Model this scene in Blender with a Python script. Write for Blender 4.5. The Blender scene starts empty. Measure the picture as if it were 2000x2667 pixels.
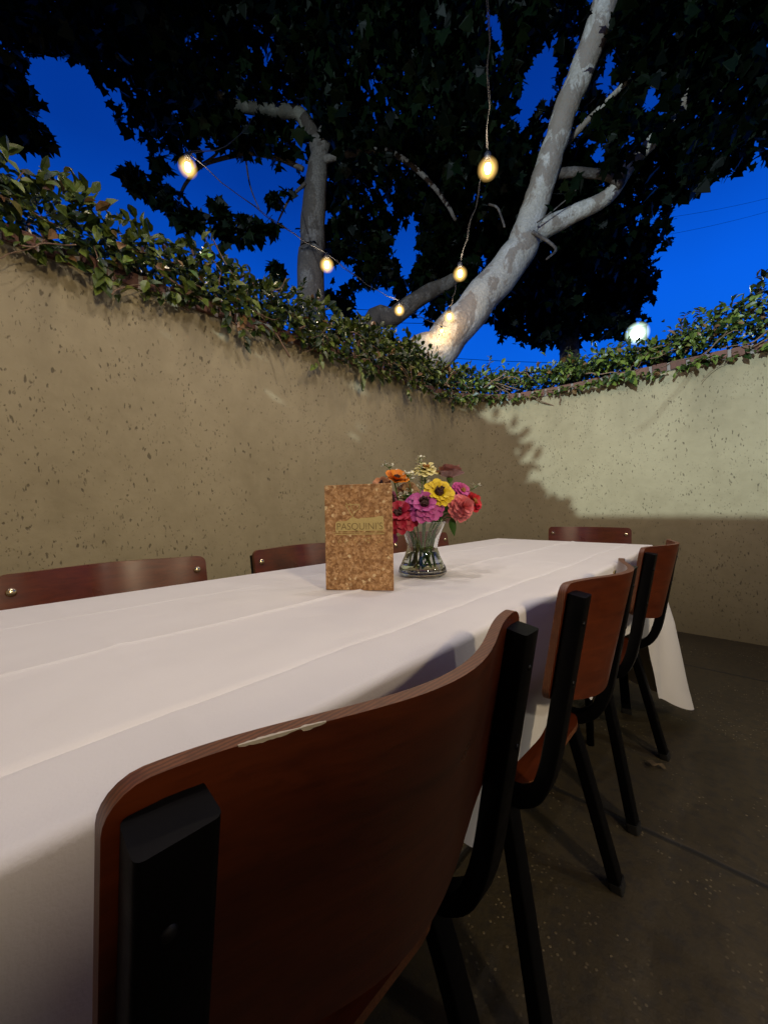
import bpy, bmesh, math, random
import numpy as np
from mathutils import Vector, Matrix, noise
random.seed(7); RNG=np.random.default_rng(11)
sc=bpy.context.scene; COL=sc.collection
R=math.radians
# ------------------------------------------------------------------ camera
F,YAW,PIT,ROL,CH=1005.9,.7455,-.0086,-.0157,.9284
def cam_axes():
    f=Vector((-math.sin(YAW)*math.cos(PIT),math.cos(YAW)*math.cos(PIT),math.sin(PIT)))
    r=Vector((math.cos(YAW),math.sin(YAW),0)); u=r.cross(f)
    return r*math.cos(ROL)+u*math.sin(ROL), -r*math.sin(ROL)+u*math.cos(ROL), f
CR,CU,CF=cam_axes(); CP=Vector((0,0,CH))
def at(px,py,Z):            # a photo position and a distance -> a point in the place
    return CP+Z*(CF+CR*((px-1000)/F)+CU*((1333.5-py)/F))
def atD(x,y,Z): return at(x*1.2055,y*1.2055,Z)
def pix(P):
    d=Vector(P)-CP; z=d.dot(CF)
    if z<.05: return (-9e3,-9e3)
    return ((1000+F*d.dot(CR)/z)/1.2055,(1333.5-F*d.dot(CU)/z)/1.2055)
cd=bpy.data.cameras.new('camera'); cam=bpy.data.objects.new('camera',cd); COL.objects.link(cam)
M=Matrix((CR,CU,-CF)).transposed().to_4x4(); M.translation=CP; cam.matrix_world=M
cd.sensor_fit='HORIZONTAL'; cd.sensor_width=36; cd.lens=36*F/2000; cd.clip_start=.02; cd.clip_end=500
sc.camera=cam
sc.view_settings.view_transform='Standard'; sc.view_settings.look='None'; sc.view_settings.exposure=0; sc.view_settings.gamma=1
sc.render.engine='CYCLES'; sc.cycles.use_denoising=True
sc.cycles.max_bounces=8; sc.cycles.transparent_max_bounces=8
sc.cycles.sample_clamp_indirect=4; sc.cycles.caustics_reflective=False
# ------------------------------------------------------------------ helpers
def link(o,parent=None):
    COL.objects.link(o)
    if parent is not None: o.parent=parent
    return o
def tag(o,label=None,cat=None,group=None,kind=None):
    if label: o['label']=label
    if cat: o['category']=cat
    if group: o['group']=group
    if kind: o['kind']=kind
    return o
def empty(name,loc=(0,0,0),rz=0):
    o=bpy.data.objects.new(name,None); o.location=loc; o.rotation_euler=(0,0,rz); o.empty_display_size=.05
    return link(o)
def mesh(name,vs,fs,mat,parent=None,smooth=False,mi=None):
    me=bpy.data.meshes.new(name); me.from_pydata([tuple(v) for v in vs],[],[tuple(f) for f in fs])
    for m in (mat if isinstance(mat,(list,tuple)) else [mat]): me.materials.append(m)
    if smooth: me.polygons.foreach_set('use_smooth',[True]*len(me.polygons))
    if mi is not None: me.polygons.foreach_set('material_index',mi)
    me.update()
    return link(bpy.data.objects.new(name,me),parent)
class MB:
    def __init__(s): s.v=[]; s.f=[]; s.m=[]; s.cur=0
    def add(s,vs,fs):
        b=len(s.v); s.v+= [tuple(v) for v in vs]; s.f+=[tuple(i+b for i in f) for f in fs]; s.m+=[s.cur]*len(fs)
    def box(s,c,size,bev=0,M=None):
        hx,hy,hz=[q/2 for q in size]
        bm=bmesh.new(); bmesh.ops.create_cube(bm,size=1)
        for v in bm.verts: v.co=Vector((v.co.x*size[0],v.co.y*size[1],v.co.z*size[2]))
        if bev: bmesh.ops.bevel(bm,geom=bm.edges[:],offset=bev,segments=2,affect='EDGES',profile=.5)
        for v in bm.verts:
            v.co=(M@v.co if M else v.co)+Vector(c)
        bm.verts.index_update()
        s.add([v.co.copy() for v in bm.verts],[[v.index for v in f.verts] for f in bm.faces]); bm.free()
    def tube(s,pts,rad,n=10,cap=True,sec=None,up=None):
        pts=[Vector(p) for p in pts]
        if not hasattr(rad,'__len__'): rad=[rad]*len(pts)
        rings=[];U=None
        for i,p in enumerate(pts):
            t=(pts[min(i+1,len(pts)-1)]-pts[max(i-1,0)]).normalized()
            if up is not None: a=Vector(up)
            elif U is None: a=Vector((0,0,1)) if abs(t.z)<.9 else Vector((1,0,0))
            else: a=U
            a=(a-t*a.dot(t)).normalized(); U=a; b=t.cross(a)
            if sec: rings.append([p+a*(q[0]*rad[i])+b*(q[1]*rad[i]) for q in sec])
            else: rings.append([p+a*(math.cos(2*math.pi*k/n)*rad[i])+b*(math.sin(2*math.pi*k/n)*rad[i]) for k in range(n)])
        n=len(rings[0]); vs=[v for r in rings for v in r]; fs=[]
        for i in range(len(rings)-1):
            for k in range(n):
                k2=(k+1)%n; fs.append((i*n+k,i*n+k2,(i+1)*n+k2,(i+1)*n+k))
        if cap: fs.append(tuple(range(n))[::-1]); fs.append(tuple((len(rings)-1)*n+k for k in range(n)))
        s.add(vs,fs)
    def lathe(s,prof,n=32,c=(0,0,0),M=None,close=False):
        vs=[];c=Vector(c)
        for r,z in prof:
            for k in range(n):
                a=2*math.pi*k/n; p=Vector((r*math.cos(a),r*math.sin(a),z)); vs.append((M@p if M else p)+c)
        fs=[]; m=len(prof)
        for i in range(m-1 if not close else m):
            j=(i+1)%m
            for k in range(n):
                k2=(k+1)%n; fs.append((i*n+k,i*n+k2,j*n+k2,j*n+k))
        s.add(vs,fs)
    def build(s,name,mat,parent=None,smooth=True,auto=None):
        o=mesh(name,s.v,s.f,mat,parent,smooth,s.m if isinstance(mat,(list,tuple)) else None)
        if auto is not None: sharp(o,auto)
        return o
def sharp(o,deg=35):
    me=o.data; bm=bmesh.new(); bm.from_mesh(me)
    bmesh.ops.recalc_face_normals(bm,faces=bm.faces[:])
    for e in bm.edges:
        if len(e.link_faces)==2 and e.calc_face_angle(0)>R(deg): e.smooth=False
    bm.to_mesh(me); bm.free()
def spline(pts,k=8):
    P=[Vector(p) for p in pts]; out=[]
    for i in range(len(P)-1):
        a=P[max(i-1,0)];b=P[i];c=P[i+1];d=P[min(i+2,len(P)-1)]
        for j in range(k):
            t=j/k; out.append(.5*((2*b)+(c-a)*t+(2*a-5*b+4*c-d)*t*t+(3*b-a-3*c+d)*t**3))
    return out+[P[-1]]
def lerp(a,b,t): return a+(b-a)*t
# ------------------------------------------------------------------ materials
class NT:
    def __init__(s,name,rough=.6,**kw):
        s.m=bpy.data.materials.new(name); s.m.use_nodes=True; s.t=s.m.node_tree; s.n=s.t.nodes; s.l=s.t.links
        s.b=s.n['Principled BSDF']; s.b.inputs['Roughness'].default_value=rough
        for k,v in kw.items(): s.b.inputs[k.replace('_',' ')].default_value=v
        s._tc=None
    def tc(s,out='Object'):
        if not s._tc: s._tc=s.n.new('ShaderNodeTexCoord')
        return s._tc.outputs[out]
    def mapped(s,scale=(1,1,1),rot=(0,0,0)):
        m=s.n.new('ShaderNodeMapping'); s.l.new(s.tc(),m.inputs[0]); m.inputs['Scale'].default_value=scale; m.inputs['Rotation'].default_value=rot
        return m.outputs[0]
    def noise(s,sc,det=4,vec=None,rough=.55,dist=0):
        n=s.n.new('ShaderNodeTexNoise'); n.inputs['Scale'].default_value=sc; n.inputs['Detail'].default_value=det
        n.inputs['Roughness'].default_value=rough; n.inputs['Distortion'].default_value=dist
        s.l.new(vec or s.tc(),n.inputs['Vector']); return n.outputs['Fac']
    def vor(s,sc,vec=None,feat='F1',out='Distance',rnd=1):
        n=s.n.new('ShaderNodeTexVoronoi'); n.feature=feat; n.inputs['Scale'].default_value=sc; n.inputs['Randomness'].default_value=rnd
        s.l.new(vec or s.tc(),n.inputs['Vector']); return n.outputs[out]
    def ramp(s,fac,stops):
        r=s.n.new('ShaderNodeValToRGB'); e=r.color_ramp.elements
        while len(e)<len(stops): e.new(.5)
        for q,(p,c) in zip(e,stops):
            q.position=p; q.color=(c,c,c,1) if not hasattr(c,'__len__') else (*c,1)
        s.l.new(fac,r.inputs[0]); return r.outputs[0]
    def mix(s,fac,a,b,mode='MIX'):
        m=s.n.new('ShaderNodeMix'); m.data_type='RGBA'; m.blend_type=mode
        for v,i in ((fac,0),(a,6),(b,7)):
            if hasattr(v,'is_linked'): s.l.new(v,m.inputs[i])
            elif hasattr(v,'__len__'): m.inputs[i].default_value=(*v,1)
            else: m.inputs[i].default_value=v
        return m.outputs[2]
    def math(s,op,a,b=0.,c=None):
        m=s.n.new('ShaderNodeMath'); m.operation=op
        for i,v in enumerate((a,b,c)):
            if v is None: continue
            if hasattr(v,'is_linked'): s.l.new(v,m.inputs[i])
            else: m.inputs[i].default_value=v
        return m.outputs[0]
    def col(s,v):
        if hasattr(v,'is_linked'): s.l.new(v,s.b.inputs['Base Color'])
        else: s.b.inputs['Base Color'].default_value=(*v,1)
        return s
    def rgh(s,v): s.l.new(v,s.b.inputs['Roughness']); return s
    def bump(s,h,st=.3,d=.01):
        b=s.n.new('ShaderNodeBump'); b.inputs['Strength'].default_value=st; b.inputs['Distance'].default_value=d
        s.l.new(h,b.inputs['Height']); s.l.new(b.outputs[0],s.b.inputs['Normal']); return s
    def island(s):
        g=s.n.new('ShaderNodeNewGeometry'); return g.outputs['Random Per Island']
def plain(name,c,rough=.5,**k): return NT(name,rough,**k).col(c).m

def stucco(name,base,dark,pit):
    t=NT(name,.85)
    # warp coordinates a little so the pits run down the trowel strokes
    v0=t.mapped((1,1,.45),(R(24),R(18),0))
    wn=t.n.new('ShaderNodeTexNoise'); wn.inputs['Scale'].default_value=55; wn.inputs['Detail'].default_value=2; t.l.new(v0,wn.inputs['Vector'])
    wv=t.n.new('ShaderNodeVectorMath'); wv.operation='MULTIPLY_ADD'; t.l.new(wn.outputs['Color'],wv.inputs[0]); wv.inputs[1].default_value=(.022,.022,.022); t.l.new(v0,wv.inputs[2]); v=wv.outputs[0]
    d1=t.vor(50,v); d2=t.vor(92,v); d3=t.vor(30,v)
    gate=t.noise(3.2,2); gate2=t.noise(9,2); g3=t.noise(23,3)
    p1=t.math('MULTIPLY',t.ramp(d1,[(.13,1),(.22,0)]),t.ramp(gate2,[(.45,0),(.52,1)]))
    p2=t.math('MULTIPLY',t.ramp(d2,[(.14,1),(.26,0)]),t.ramp(gate,[(.40,.1),(.55,1)]))
    p2=t.math('MULTIPLY',p2,t.ramp(g3,[(.43,0),(.52,.8)]))
    p3=t.math('MULTIPLY',t.ramp(d3,[(.10,1),(.17,0)]),t.ramp(g3,[(.52,0),(.57,1)]))
    pits=t.math('MAXIMUM',t.math('MAXIMUM',p1,p2),p3)
    c=t.mix(t.ramp(t.noise(1.6,6,rough=.62),[(.3,0),(.7,1)]),dark,base)
    c=t.mix(t.ramp(t.noise(14,4),[(.35,0),(.7,.35)]),c,[q*1.12 for q in base])
    # water stains running down from the coping
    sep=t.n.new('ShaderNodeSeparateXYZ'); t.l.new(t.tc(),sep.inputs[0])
    hgt=t.ramp(t.math('DIVIDE',sep.outputs[2],2.),[(.66,0),(.95,1)])
    st=t.math('MULTIPLY',hgt,t.ramp(t.noise(5,5,t.mapped((1,1,.16))),[(.44,0),(.66,.40)]))
    c=t.mix(st,c,[q*.42 for q in dark])
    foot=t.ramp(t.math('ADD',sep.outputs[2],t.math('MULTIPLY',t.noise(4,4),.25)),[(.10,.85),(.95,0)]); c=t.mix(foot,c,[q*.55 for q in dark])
    c=t.mix(t.math('MULTIPLY',pits,.68),c,pit)
    t.col(c)
    h=t.math('ADD',t.math('MULTIPLY',t.noise(38,5),.5),t.math('MULTIPLY',t.noise(7,3),.9))
    h=t.math('SUBTRACT',h,t.math('MULTIPLY',pits,.8)); t.bump(h,.45,.008)
    return t.m
M_WALL=stucco('stucco',(.365,.312,.178),(.265,.222,.12),(.055,.042,.022))
M_REAR=stucco('stucco_rear',(.30,.26,.18),(.24,.2,.13),(.06,.05,.03))
def brick_mat():
    t=NT('brick',.85); c=t.mix(t.island(),(.12,.055,.034),(.19,.09,.058))
    c=t.mix(t.ramp(t.noise(30,4),[(.4,0),(.75,.6)]),c,(.09,.05,.035)); t.col(c); t.bump(t.noise(60,4),.4,.006); return t.m
M_BRICK=brick_mat(); M_MORTAR=NT('mortar',.9).col((.25,.22,.18)).m
def ground_mat():
    t=NT('aggregate_paving',.62)
    base=t.mix(t.noise(2.3,5),(.024,.017,.0065),(.058,.044,.019))
    base=t.mix(t.ramp(t.noise(34,3),[(.45,0),(.65,.7)]),base,(.022,.018,.012))
    d=t.vor(120); cc=t.vor(120,out='Color')
    sepc=t.n.new('ShaderNodeSeparateColor'); t.l.new(cc,sepc.inputs[0])
    st=t.math('MULTIPLY',t.ramp(d,[(.30,1),(.42,0)]),t.ramp(sepc.outputs[0],[(.87,0),(.90,1)]))
    st=t.math('MULTIPLY',st,t.ramp(t.noise(3,5),[(.46,.0),(.62,1)]))
    c=t.mix(t.math('MULTIPLY',st,.6),base,(.26,.21,.12))
    sep=t.n.new('ShaderNodeSeparateXYZ'); t.l.new(t.tc(),sep.inputs[0])
    def joint(o,off,per):
        w=t.math('ADD',o,t.math('MULTIPLY',t.math('SUBTRACT',t.noise(6,2),.5),.012))
        a=t.math('ABSOLUTE',t.math('SUBTRACT',t.math('FRACT',t.math('DIVIDE',t.math('ADD',w,off),per)),.5))
        return t.ramp(t.math('MULTIPLY',a,per),[(.004,1),(.011,0)])
    j=t.math('MAXIMUM',joint(sep.outputs[1],-1.3+.75+7.5,1.5),joint(sep.outputs[0],-.95+.75+7.5,1.5))
    c=t.mix(j,c,(.008,.007,.005)); t.col(c)
    t.rgh(t.ramp(st,[(0,.7),(1,.3)]))
    h=t.math('ADD',t.math('MULTIPLY',t.noise(90,3),.6),t.math('MULTIPLY',st,.5)); h=t.math('SUBTRACT',h,t.math('MULTIPLY',j,2))
    t.bump(h,.5,.006); return t.m
M_GROUND=ground_mat()
def cloth_mat():
    t=NT('white_tablecloth',.72,Sheen_Weight=.15); 
    t.col(t.mix(t.noise(6,4),(.68,.67,.65),(.76,.755,.74)))
    h=t.math('ADD',t.math('MULTIPLY',t.noise(420,2),.25),t.math('ADD',t.math('MULTIPLY',t.noise(22,4),.6),t.math('MULTIPLY',t.noise(9,5,t.mapped((1,.35,1),(0,0,R(30))),dist=1.2),1.2)))
    t.bump(h,.22,.004); return t.m
M_CLOTH=cloth_mat()
def wood_mat(name,a,b,rough=.33):
    t=NT(name,rough,Coat_Weight=.15,Coat_Roughness=.3)
    v=t.mapped((3,14,34)); n=t.noise(2.2,5,v,dist=.6)
    c=t.mix(t.ramp(n,[(.3,0),(.7,1)]),a,b); c=t.mix(t.ramp(t.noise(160,3,t.mapped((.2,1,1.4))),[(.5,0),(.7,.4)]),c,[q*.6 for q in a]); t.col(c)
    t.bump(n,.06,.002); t.rgh(t.ramp(t.noise(9,4),[(.3,rough-.06),(.7,rough+.12)])); return t.m
M_WOOD=wood_mat('varnished_plywood',(.070,.0125,.0024),(.122,.0235,.0042))
def edge_mat():
    t=NT('plywood_edge',.5)
    w=t.n.new('ShaderNodeTexWave'); w.bands_direction='Y'; w.inputs['Scale'].default_value=95; w.inputs['Distortion'].default_value=1.5; w.inputs['Detail'].default_value=2; w.inputs['Detail Scale'].default_value=4
    t.l.new(t.tc(),w.inputs[0])
    c=t.mix(t.ramp(w.outputs['Fac'],[(.35,0),(.65,1)]),(.09,.027,.009),(.165,.057,.02)); c=t.mix(t.ramp(t.noise(70,4),[(.45,0),(.7,.7)]),c,(.07,.022,.008)); t.col(c); return t.m
M_EDGE=edge_mat()
def black_metal():
    t=NT('black_powder_coat',.42); t.col((.0022,.0022,.0026)); t.b.inputs['Specular IOR Level'].default_value=.09; t.bump(t.noise(300,2),.1,.001)
    t.rgh(t.ramp(t.noise(22,4),[(.35,.34),(.7,.55)])); return t.m
M_BLACK=black_metal()
M_RUB=plain('black_rubber',(.003,.003,.003),.8)
M_BOLT=plain('brass_bolt',(.75,.62,.38),.22,Metallic=1.)
M_STEELD=plain('worn_bolt',(.03,.03,.03),.55,Metallic=1.)
M_STEEL=plain('dull_steel',(.45,.45,.46),.35,Metallic=1.)
M_CHIP=NT('bare_chip',.8); M_CHIP.col(M_CHIP.mix(M_CHIP.noise(120,4),(.42,.37,.28),(.62,.58,.48))); M_CHIP=M_CHIP.m
def cork_mat():
    t=NT('cork',.75)
    v=t.vor(230,out='Color'); s=t.n.new('ShaderNodeSeparateColor'); t.l.new(v,s.inputs[0])
    c=t.ramp(s.outputs[0],[(0,(.26,.125,.042)),(.45,(.45,.245,.095)),(1,(.62,.39,.19))])
    c=t.mix(t.ramp(t.noise(75,4),[(.35,.75),(.55,0)]),c,(.20,.085,.026))
    v2=t.vor(210,out='Color'); s2=t.n.new('ShaderNodeSeparateColor'); t.l.new(v2,s2.inputs[0])
    c=t.mix(t.ramp(s2.outputs[1],[(.955,0),(.975,.9)]),c,(.75,.58,.32))
    c=t.mix(t.ramp(t.vor(330,out='Distance'),[(.1,.6),(.3,0)]),c,(.09,.035,.01))
    t.col(c); t.bump(t.math('ADD',t.noise(140,4),s.outputs[0]),.5,.002); return t.m
M_CORK=cork_mat()
M_GOLD=NT('gold_foil',.5,Metallic=.25); M_GOLD.col(M_GOLD.mix(M_GOLD.noise(300,4),(.50,.38,.13),(.66,.54,.24))); M_GOLD=M_GOLD.m
M_DEBOSS=plain('dark_foil_print',(.19,.13,.045),.6)  # darker tone for the lettering on the foil
M_PAPER=plain('menu_paper',(.7,.66,.58),.8)
def glass_mat(name,c=(1,1,1),ior=1.45):
    t=NT(name,.0,IOR=ior); t.b.inputs['Transmission Weight'].default_value=1; t.col(c); return t.m
M_GLASS=glass_mat('vase_glass',(.97,.985,.97)); M_WATER=glass_mat('vase_water',(.93,.97,.88),1.33)
def bark_mat(name,a,b,c_):
    t=NT(name,.85)
    v=t.mapped((1,1,.6)); n=t.noise(3.4,6,v,dist=.3,rough=.65)
    c=t.mix(t.ramp(n,[(.42,0),(.5,1)]),a,b)
    c=t.mix(t.ramp(t.noise(4.2,6,v,dist=.35,rough=.65),[(.505,0),(.54,.8)]),c,c_)
    c=t.mix(t.ramp(t.noise(45,4),[(.4,.5),(.6,0)]),c,[q*.6 for q in b]); t.col(c)
    t.bump(t.math('ADD',t.noise(26,5),t.math('MULTIPLY',n,1.5)),.6,.02); return t.m
M_BARK=bark_mat('sycamore_bark',(.45,.42,.36),(.35,.32,.26),(.15,.105,.07))
M_BARK2=bark_mat('brown_bark',(.075,.058,.043),(.045,.034,.025),(.12,.105,.09))
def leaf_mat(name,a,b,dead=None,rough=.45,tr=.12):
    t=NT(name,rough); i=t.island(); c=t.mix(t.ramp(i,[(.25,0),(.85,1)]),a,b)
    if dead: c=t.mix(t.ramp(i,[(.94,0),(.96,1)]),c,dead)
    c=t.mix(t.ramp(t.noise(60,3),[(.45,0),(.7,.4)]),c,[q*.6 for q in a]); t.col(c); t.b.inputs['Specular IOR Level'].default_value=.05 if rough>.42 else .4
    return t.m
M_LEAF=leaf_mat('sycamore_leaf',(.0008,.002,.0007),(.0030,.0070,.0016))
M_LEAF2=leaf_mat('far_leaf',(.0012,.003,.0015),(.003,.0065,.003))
M_VINE=leaf_mat('vine_leaf',(.018,.038,.006),(.165,.22,.034),(.20,.11,.04),.38)
M_STEM=NT('dry_stem',.85); M_STEM.col(M_STEM.mix(M_STEM.noise(20,3),(.11,.065,.035),(.26,.17,.095))); M_STEM=M_STEM.m
M_CABLE=plain('cable',(.004,.0034,.003),.6)
M_SOCKET=plain('socket',(.012,.012,.012),.5)
def emit(name,c,s):
    m=bpy.data.materials.new(name); m.use_nodes=True; n=m.node_tree.nodes; n.clear()
    e=n.new('ShaderNodeEmission'); o=n.new('ShaderNodeOutputMaterial'); e.inputs[0].default_value=(*c,1); e.inputs[1].default_value=s
    m.node_tree.links.new(e.outputs[0],o.inputs[0]); return m
def bloom_shell(name='amber_bloom_shell',col=(1,.60,.16),st=2.6):          # oversized glowing shell imitating lens bloom, strongest in the middle
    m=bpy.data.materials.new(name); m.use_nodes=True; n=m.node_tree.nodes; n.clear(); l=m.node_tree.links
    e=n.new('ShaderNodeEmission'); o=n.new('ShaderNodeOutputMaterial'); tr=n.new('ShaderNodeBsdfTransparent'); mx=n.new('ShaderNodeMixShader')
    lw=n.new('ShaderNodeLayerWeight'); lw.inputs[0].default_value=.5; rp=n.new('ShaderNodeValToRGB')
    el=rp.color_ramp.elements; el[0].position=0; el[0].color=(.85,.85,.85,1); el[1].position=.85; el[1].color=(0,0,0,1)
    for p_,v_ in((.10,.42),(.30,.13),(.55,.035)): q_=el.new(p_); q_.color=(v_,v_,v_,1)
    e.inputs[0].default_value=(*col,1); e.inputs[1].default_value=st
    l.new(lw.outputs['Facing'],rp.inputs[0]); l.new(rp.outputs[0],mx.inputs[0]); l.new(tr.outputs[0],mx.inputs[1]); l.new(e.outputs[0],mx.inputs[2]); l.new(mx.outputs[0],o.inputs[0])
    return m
M_BULB=bloom_shell(); M_FIL=emit('glowing_filament',(1,.86,.55),14)
M_LEDW=emit('flood_lens',(.82,1,.80),30); M_LEDB=emit('lamp_lens',(1,.8,.55),12)
# ------------------------------------------------------------------ world: blue dusk
w=bpy.data.worlds.new('World'); sc.world=w; w.use_nodes=True; n=w.node_tree.nodes; l=w.node_tree.links
bg=n['Background']; g=n.new('ShaderNodeTexCoord'); sp=n.new('ShaderNodeSeparateXYZ'); rp=n.new('ShaderNodeValToRGB')
l.new(g.outputs['Generated'],sp.inputs[0]); l.new(sp.outputs[2],rp.inputs[0]); ns=n.new('ShaderNodeTexNoise'); ns.inputs['Scale'].default_value=1.6; ns.inputs['Detail'].default_value=3; l.new(g.outputs['Generated'],ns.inputs['Vector'])
mr=n.new('ShaderNodeMapRange'); mr.inputs[1].default_value=.3; mr.inputs[2].default_value=.7; mr.inputs[3].default_value=.84; mr.inputs[4].default_value=1.16; l.new(ns.outputs['Fac'],mr.inputs[0])
vm=n.new('ShaderNodeVectorMath'); vm.operation='SCALE'; l.new(rp.outputs[0],vm.inputs[0]); l.new(mr.outputs[0],vm.inputs['Scale']); l.new(vm.outputs[0],bg.inputs[0])
e=rp.color_ramp.elements; e[0].position=.0; e[0].color=(.006,.19,.98,1); e[1].position=.95; e[1].color=(.0006,.020,.22,1)
q=e.new(.42); q.color=(.002,.115,.80,1); q=e.new(.62); q.color=(.001,.052,.43,1)
bg.inputs[1].default_value=.85
def lamp(kind,name,loc,power,color,size=.05,target=None,parent=None,spot=None,blend=.3):
    d=bpy.data.lights.new(name,kind); d.energy=power; d.color=color
    if kind in('POINT','SPOT'): d.shadow_soft_size=size
    if kind=='SPOT': d.spot_size=R(spot or 90); d.spot_blend=blend
    o=bpy.data.objects.new(name,d); link(o); o.location=loc
    if target is not None: o.rotation_euler=(Vector(target)-Vector(loc)).to_track_quat('-Z','Y').to_euler()
    if parent is not None:
        o.parent=parent; o.location=Vector(loc)-parent.location
    return o
# ------------------------------------------------------------------ ground
GR=mesh('ground',[(-150,-150,0),(150,-150,0),(150,150,0),(-150,150,0)],[(0,1,2,3)],M_GROUND); tag(GR,'dark exposed aggregate paving under the table and chairs','ground',kind='structure')
# ------------------------------------------------------------------ patio wall: left run, rounded corner, back run
WX,WY,WR,WH=-1.924,3.5,.75,1.9
def wall_path(step=.05):
    P=[]
    y=-1.2
    while y<WY-WR: P.append((Vector((WX,y)),Vector((1,0)))); y+=step
    k=int(WR*math.pi/2/step)
    for i in range(k+1):
        a=math.pi-i/k*math.pi/2; P.append((Vector((WX+WR+WR*math.cos(a),WY-WR+WR*math.sin(a))),Vector((-math.cos(a),-math.sin(a)))))
    x=WX+WR+step
    while x<2.6: P.append((Vector((x,WY)),Vector((0,-1)))); x+=step
    return P
PATH=wall_path()
def sweep(prof,path):
    vs=[];fs=[];m=len(prof)
    for p,nn in path:
        for d,z in prof: vs.append((p.x+nn.x*d,p.y+nn.y*d,z))
    for i in range(len(path)-1):
        for k in range(m):
            k2=(k+1)%m; fs.append((i*m+k,(i+1)*m+k,(i+1)*m+k2,i*m+k2))
    fs.append(tuple(range(m))); fs.append(tuple((len(path)-1)*m+k for k in range(m))[::-1])
    return vs,fs
pw=empty('patio_wall',(WX,0,0)); tag(pw,'tan pitted stucco garden wall bending round the table with a brick coping','wall')
vs,fs=sweep([(0,0),(0,WH*.5),(0,WH),(-.25,WH),(-.25,0)],PATH)
o=mesh('wall_face',vs,fs,M_WALL,pw,True); o.matrix_parent_inverse=pw.matrix_world.inverted(); o.location=(-WX,0,0); sharp(o,40)
o.location=(0,0,0); o.matrix_parent_inverse=Matrix.Translation((-WX,0,0))
# coping of bricks on edge
mb=MB(); mm=MB(); s=0; acc=0; prev=PATH[0][0]
dense=wall_path(.01); nextb=.0; acc=0
for i in range(1,len(dense)):
    p,nn=dense[i]; acc+=(p-dense[i-1][0]).length
    if acc>=nextb and p.y>-.3:
        t=Vector((nn.y,-nn.x)); Mx=Matrix(((t.x,nn.x,0),(t.y,nn.y,0),(0,0,1)))
        j=random.uniform(-.003,.003)
        mb.box((p.x-nn.x*(.117-j),p.y-nn.y*(.117-j),WH+.0335+random.uniform(-.002,.002)),(.091,.27,.062),.006,Mx); nextb=acc+.105
vs,fs=sweep([(.008,WH+.001),(.008,WH+.061),(-.25,WH+.061),(-.25,WH+.001)],PATH)
for ob in (mb.build('coping_bricks',M_BRICK,pw,False), mesh('coping_mortar',vs,fs,M_MORTAR,pw)): ob.matrix_parent_inverse=Matrix.Translation((-WX,0,0))
# rear wall of the patio (behind the photographer) and its shrub, then an added side wall, roof and pillar that block light
mb=MB(); mb.box((.25,-1.33,1.13),(4.6,.26,2.26),.01); o=mb.build('rear_wall',M_REAR,None,False); tag(o,'tall plain stucco wall closing the patio behind the table','wall')
mb=MB(); mb.box((2.7,1.1,2.),(.2,4.6,4.),.01); rw=empty('added_side_wall',(2.7,1.1,0)); tag(rw,'unseen high stucco side wall added to cut sky light, with a glowing fill panel','wall')  # unseen wall added to keep blue sky light off the chair backs
mb=MB(); mb.box((0,0,2.),(.2,4.6,4.),.01); mb.build('wall_face',M_REAR,rw,False)
mb=MB()
for c,z in(((-.12,-1.25,1.45),(.05,.07,1.3)),((-.12,.25,1.45),(.05,.07,1.3)),((-.12,-.5,.83),(.05,1.57,.07)),((-.12,-.5,2.07),(.05,1.57,.07)),((-.118,-.5,1.45),(.04,.04,1.17))): mb.box(c,z,.003)
wf=mb.build('fill_frame',M_BLACK,rw,False); mb=MB(); mb.box((-.108,-.5,1.45),(.01,1.43,1.17)); mb.build('fill_panel',emit('fill_glow',(1,.84,.66),.55),wf,False)  # glowing panel added as soft fill for the cloth side
mb=MB(); mb.box((1.60,.35,3.0),(2.36,3.5,.12),.01); o=mb.build('added_roof',plain('added_roof_boards',(.10,.085,.07),.7),None,False); tag(o,'unseen flat dark boarded roof added to block sky light','roof')  # added slab that cuts sky fill on floor and chairs
pl=empty('added_pillar',(.72,-.17,0)); tag(pl,'unseen low square brick pillar added to shade the near chair','pillar')  # added to keep the wall lamp's light off the near chair
mb=MB()
for k in range(16): mb.box((0,0,.04+k*.08),(.22+.004*(k%2),.64+.004*(k%2),.074),.005)
mb.build('added_pillar_bricks',M_BRICK,pl,False); mb=MB(); mb.box((0,0,.63),(.205,.625,1.26)); mb.build('added_pillar_mortar',M_MORTAR,pl,False)
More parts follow.
